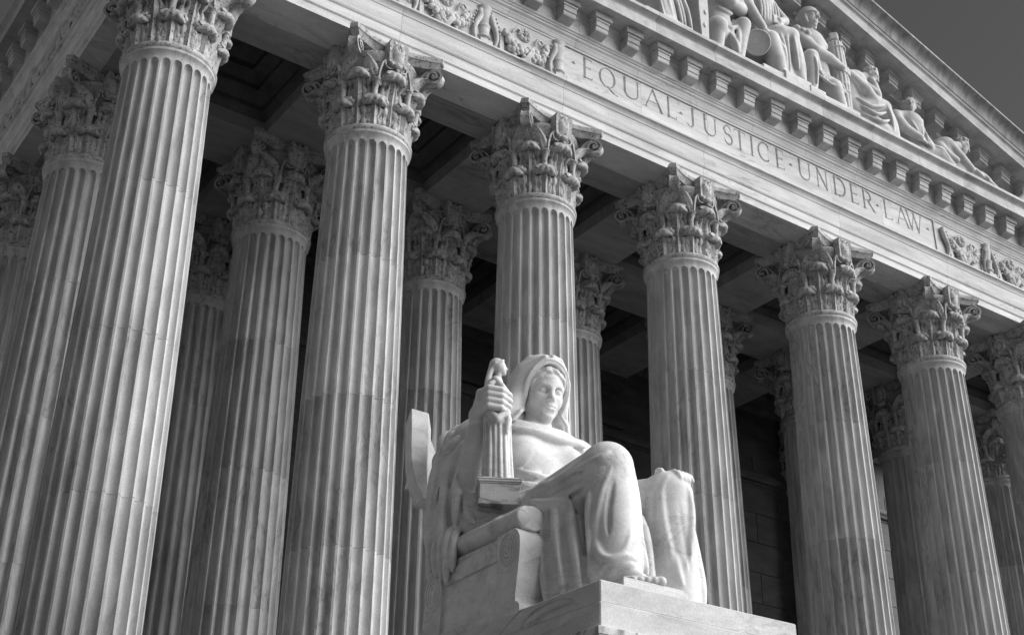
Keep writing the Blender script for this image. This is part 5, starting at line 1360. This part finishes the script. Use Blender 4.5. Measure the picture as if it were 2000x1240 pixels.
c.line([(17.3, -1.05, 22.75), (17.8, -1.25, 22.98), (18.18, -1.3, 23.05)], [0.36, 0.3, 0.25], 0.1); c.line([(18.18, -1.3, 23.02), (18.38, -1.3, 22.6), (18.45, -1.32, 22.2)], [0.25, 0.22, 0.2], 0.06)
c.seg((17.5, -1.15, 22.5), (18.2, -1.25, 22.3), 0.33, 0.26, 0.1)
cloth(c, [[(17.1, -1.4, 22.9), (17.5, -1.52, 22.72), (18.0, -1.55, 22.95)], [(17.2, -1.42, 22.7), (17.6, -1.55, 22.5), (18.05, -1.55, 22.75)], [(17.3, -1.4, 22.45), (17.8, -1.55, 22.35), (18.2, -1.5, 22.6)], [(18.1, -1.52, 23.05), (18.25, -1.52, 22.7), (18.3, -1.5, 22.25)], [(18.35, -1.45, 23.0), (18.5, -1.45, 22.6), (18.55, -1.42, 22.2)], [(17.0, -1.2, 23.8), (17.2, -1.38, 23.3), (17.4, -1.38, 22.95)], [(17.15, -1.25, 23.85), (17.4, -1.4, 23.45), (17.55, -1.4, 23.1)]], 0.05)
finish('pediment_statue', 'bearded old man statue in the pediment, bowed with his head on his hand', c)
# 6: short-haired man half reclining with a sheet of paper
c = Carve((18.5, -1.80, LZ-0.03), (20.9, -0.5, 24.35), HV)
c.line([(19.62, -1.0, 22.4), (19.52, -1.05, 22.75), (19.46, -1.08, 23.15)], [0.40, 0.38, 0.43], 0.12); c.line([(18.98, -1.1, 23.28), (19.48, -1.05, 23.42), (19.95, -1.05, 23.25)], [0.19, 0.2, 0.19], 0.1)
neck(c, (19.5, -1.08, 23.42), (19.54, -1.12, 23.65), 0.14); skull(c, (19.55, -1.17, 23.80), 0.23, (-0.75, -0.9, 0.05))
c.line([(18.95, -1.12, 23.22), (18.95, -1.38, 22.72), (19.3, -1.5, 22.55)], [0.17, 0.14, 0.09], 0.05); hand(c, (19.36, -1.5, 22.53), (1, -0.1, -0.1), (0, 0.3, 1), L=0.18)
c.line([(20.0, -1.05, 23.18), (20.12, -1.2, 22.75), (19.85, -1.42, 22.5)], [0.16, 0.14, 0.09], 0.05)
c.line([(19.8, -1.05, 22.35), (20.25, -1.3, 22.45), (20.7, -1.3, 22.25)], [0.32, 0.26, 0.2], 0.08); c.seg((19.0, -1.1, 22.2), (20.5, -1.1, 22.2), 0.22, 0.2, 0.1)
cloth(c, [[(19.25, -1.38, 23.35), (19.5, -1.46, 23.1), (19.75, -1.4, 23.35)], [(19.2, -1.4, 23.1), (19.4, -1.45, 22.75)], [(19.55, -1.45, 23.05), (19.6, -1.42, 22.7)], [(19.8, -1.38, 23.0), (19.85, -1.38, 22.7)], [(19.9, -1.4, 22.6), (20.2, -1.52, 22.5), (20.5, -1.5, 22.3)]], 0.04)
b = MB(); b.add([(19.3, -1.58, 22.50), (19.85, -1.50, 22.42), (19.92, -1.30, 22.52), (19.38, -1.38, 22.62), (19.3, -1.58, 22.52), (19.85, -1.50, 22.44), (19.92, -1.30, 22.54), (19.38, -1.38, 22.64)], [(3, 2, 1, 0), (4, 5, 6, 7), (0, 1, 5, 4), (1, 2, 6, 5), (2, 3, 7, 6), (3, 0, 4, 7)])
finish('pediment_statue', 'short-haired man statue in the pediment reading a sheet, head turned left', c, (('paper', b.mesh('paper', M_fig)),))
# 7: youth lying on his front, looking down into the corner
c = Carve((20.1, -1.80, LZ-0.03), (23.1, -0.5, 23.95), HV)
c.line([(20.75, -1.1, 22.98), (20.85, -1.1, 22.7), (21.2, -1.1, 22.4)], [0.28, 0.3, 0.3], 0.1); c.ell((20.85, -1.2, 23.06), (0.26, 0.24, 0.24), 0.08)
neck(c, (20.95, -1.15, 23.1), (21.35, -1.2, 23.25), 0.15); skull(c, (21.55, -1.2, 23.34), 0.23, (0.85, -0.6, -0.45))
c.line([(20.9, -1.3, 23.0), (21.12, -1.45, 22.62), (21.5, -1.45, 22.42)], [0.16, 0.13, 0.09], 0.05); c.line([(20.55, -1.2, 22.9), (20.5, -1.45, 22.5), (20.8, -1.5, 22.4)], [0.15, 0.12, 0.09], 0.05)
c.line([(21.1, -1.1, 22.4), (21.9, -1.15, 22.38), (22.6, -1.15, 22.22)], [0.3, 0.24, 0.14], 0.08); c.seg((20.4, -1.1, 22.2), (22.8, -1.1, 22.14), 0.2, 0.12, 0.1)
cloth(c, [[(21.3, -1.4, 22.5), (21.7, -1.45, 22.45), (22.1, -1.4, 22.4)], [(21.8, -1.38, 22.55), (22.2, -1.42, 22.42), (22.6, -1.35, 22.25)], [(21.9, -1.2, 22.62), (22.3, -1.3, 22.45), (22.75, -1.25, 22.2)], [(22.2, -1.42, 22.35), (22.5, -1.42, 22.25), (22.85, -1.35, 22.15)]], 0.06)
finish('pediment_statue', 'youth statue lying low in the pediment corner, face bent down to the right', c)
# 8: rolled cloth and urn in the corner
c = Carve((23.2, -1.80, LZ-0.03), (25.2, -0.6, 22.9), HV)
c.line([(23.5, -1.1, 22.2), (24.2, -1.1, 22.25), (24.9, -1.1, 22.15)], [0.15, 0.18, 0.1], 0.05); c.line([(23.7, -1.25, 22.3), (23.95, -1.3, 22.5), (24.25, -1.2, 22.42)], [0.1, 0.12, 0.1], 0.05); c.ell((24.4, -1.15, 22.45), (0.22, 0.18, 0.16), 0.04)
finish('pediment_ornament', 'small heap of carved scrolls in the narrow right corner of the pediment', c)
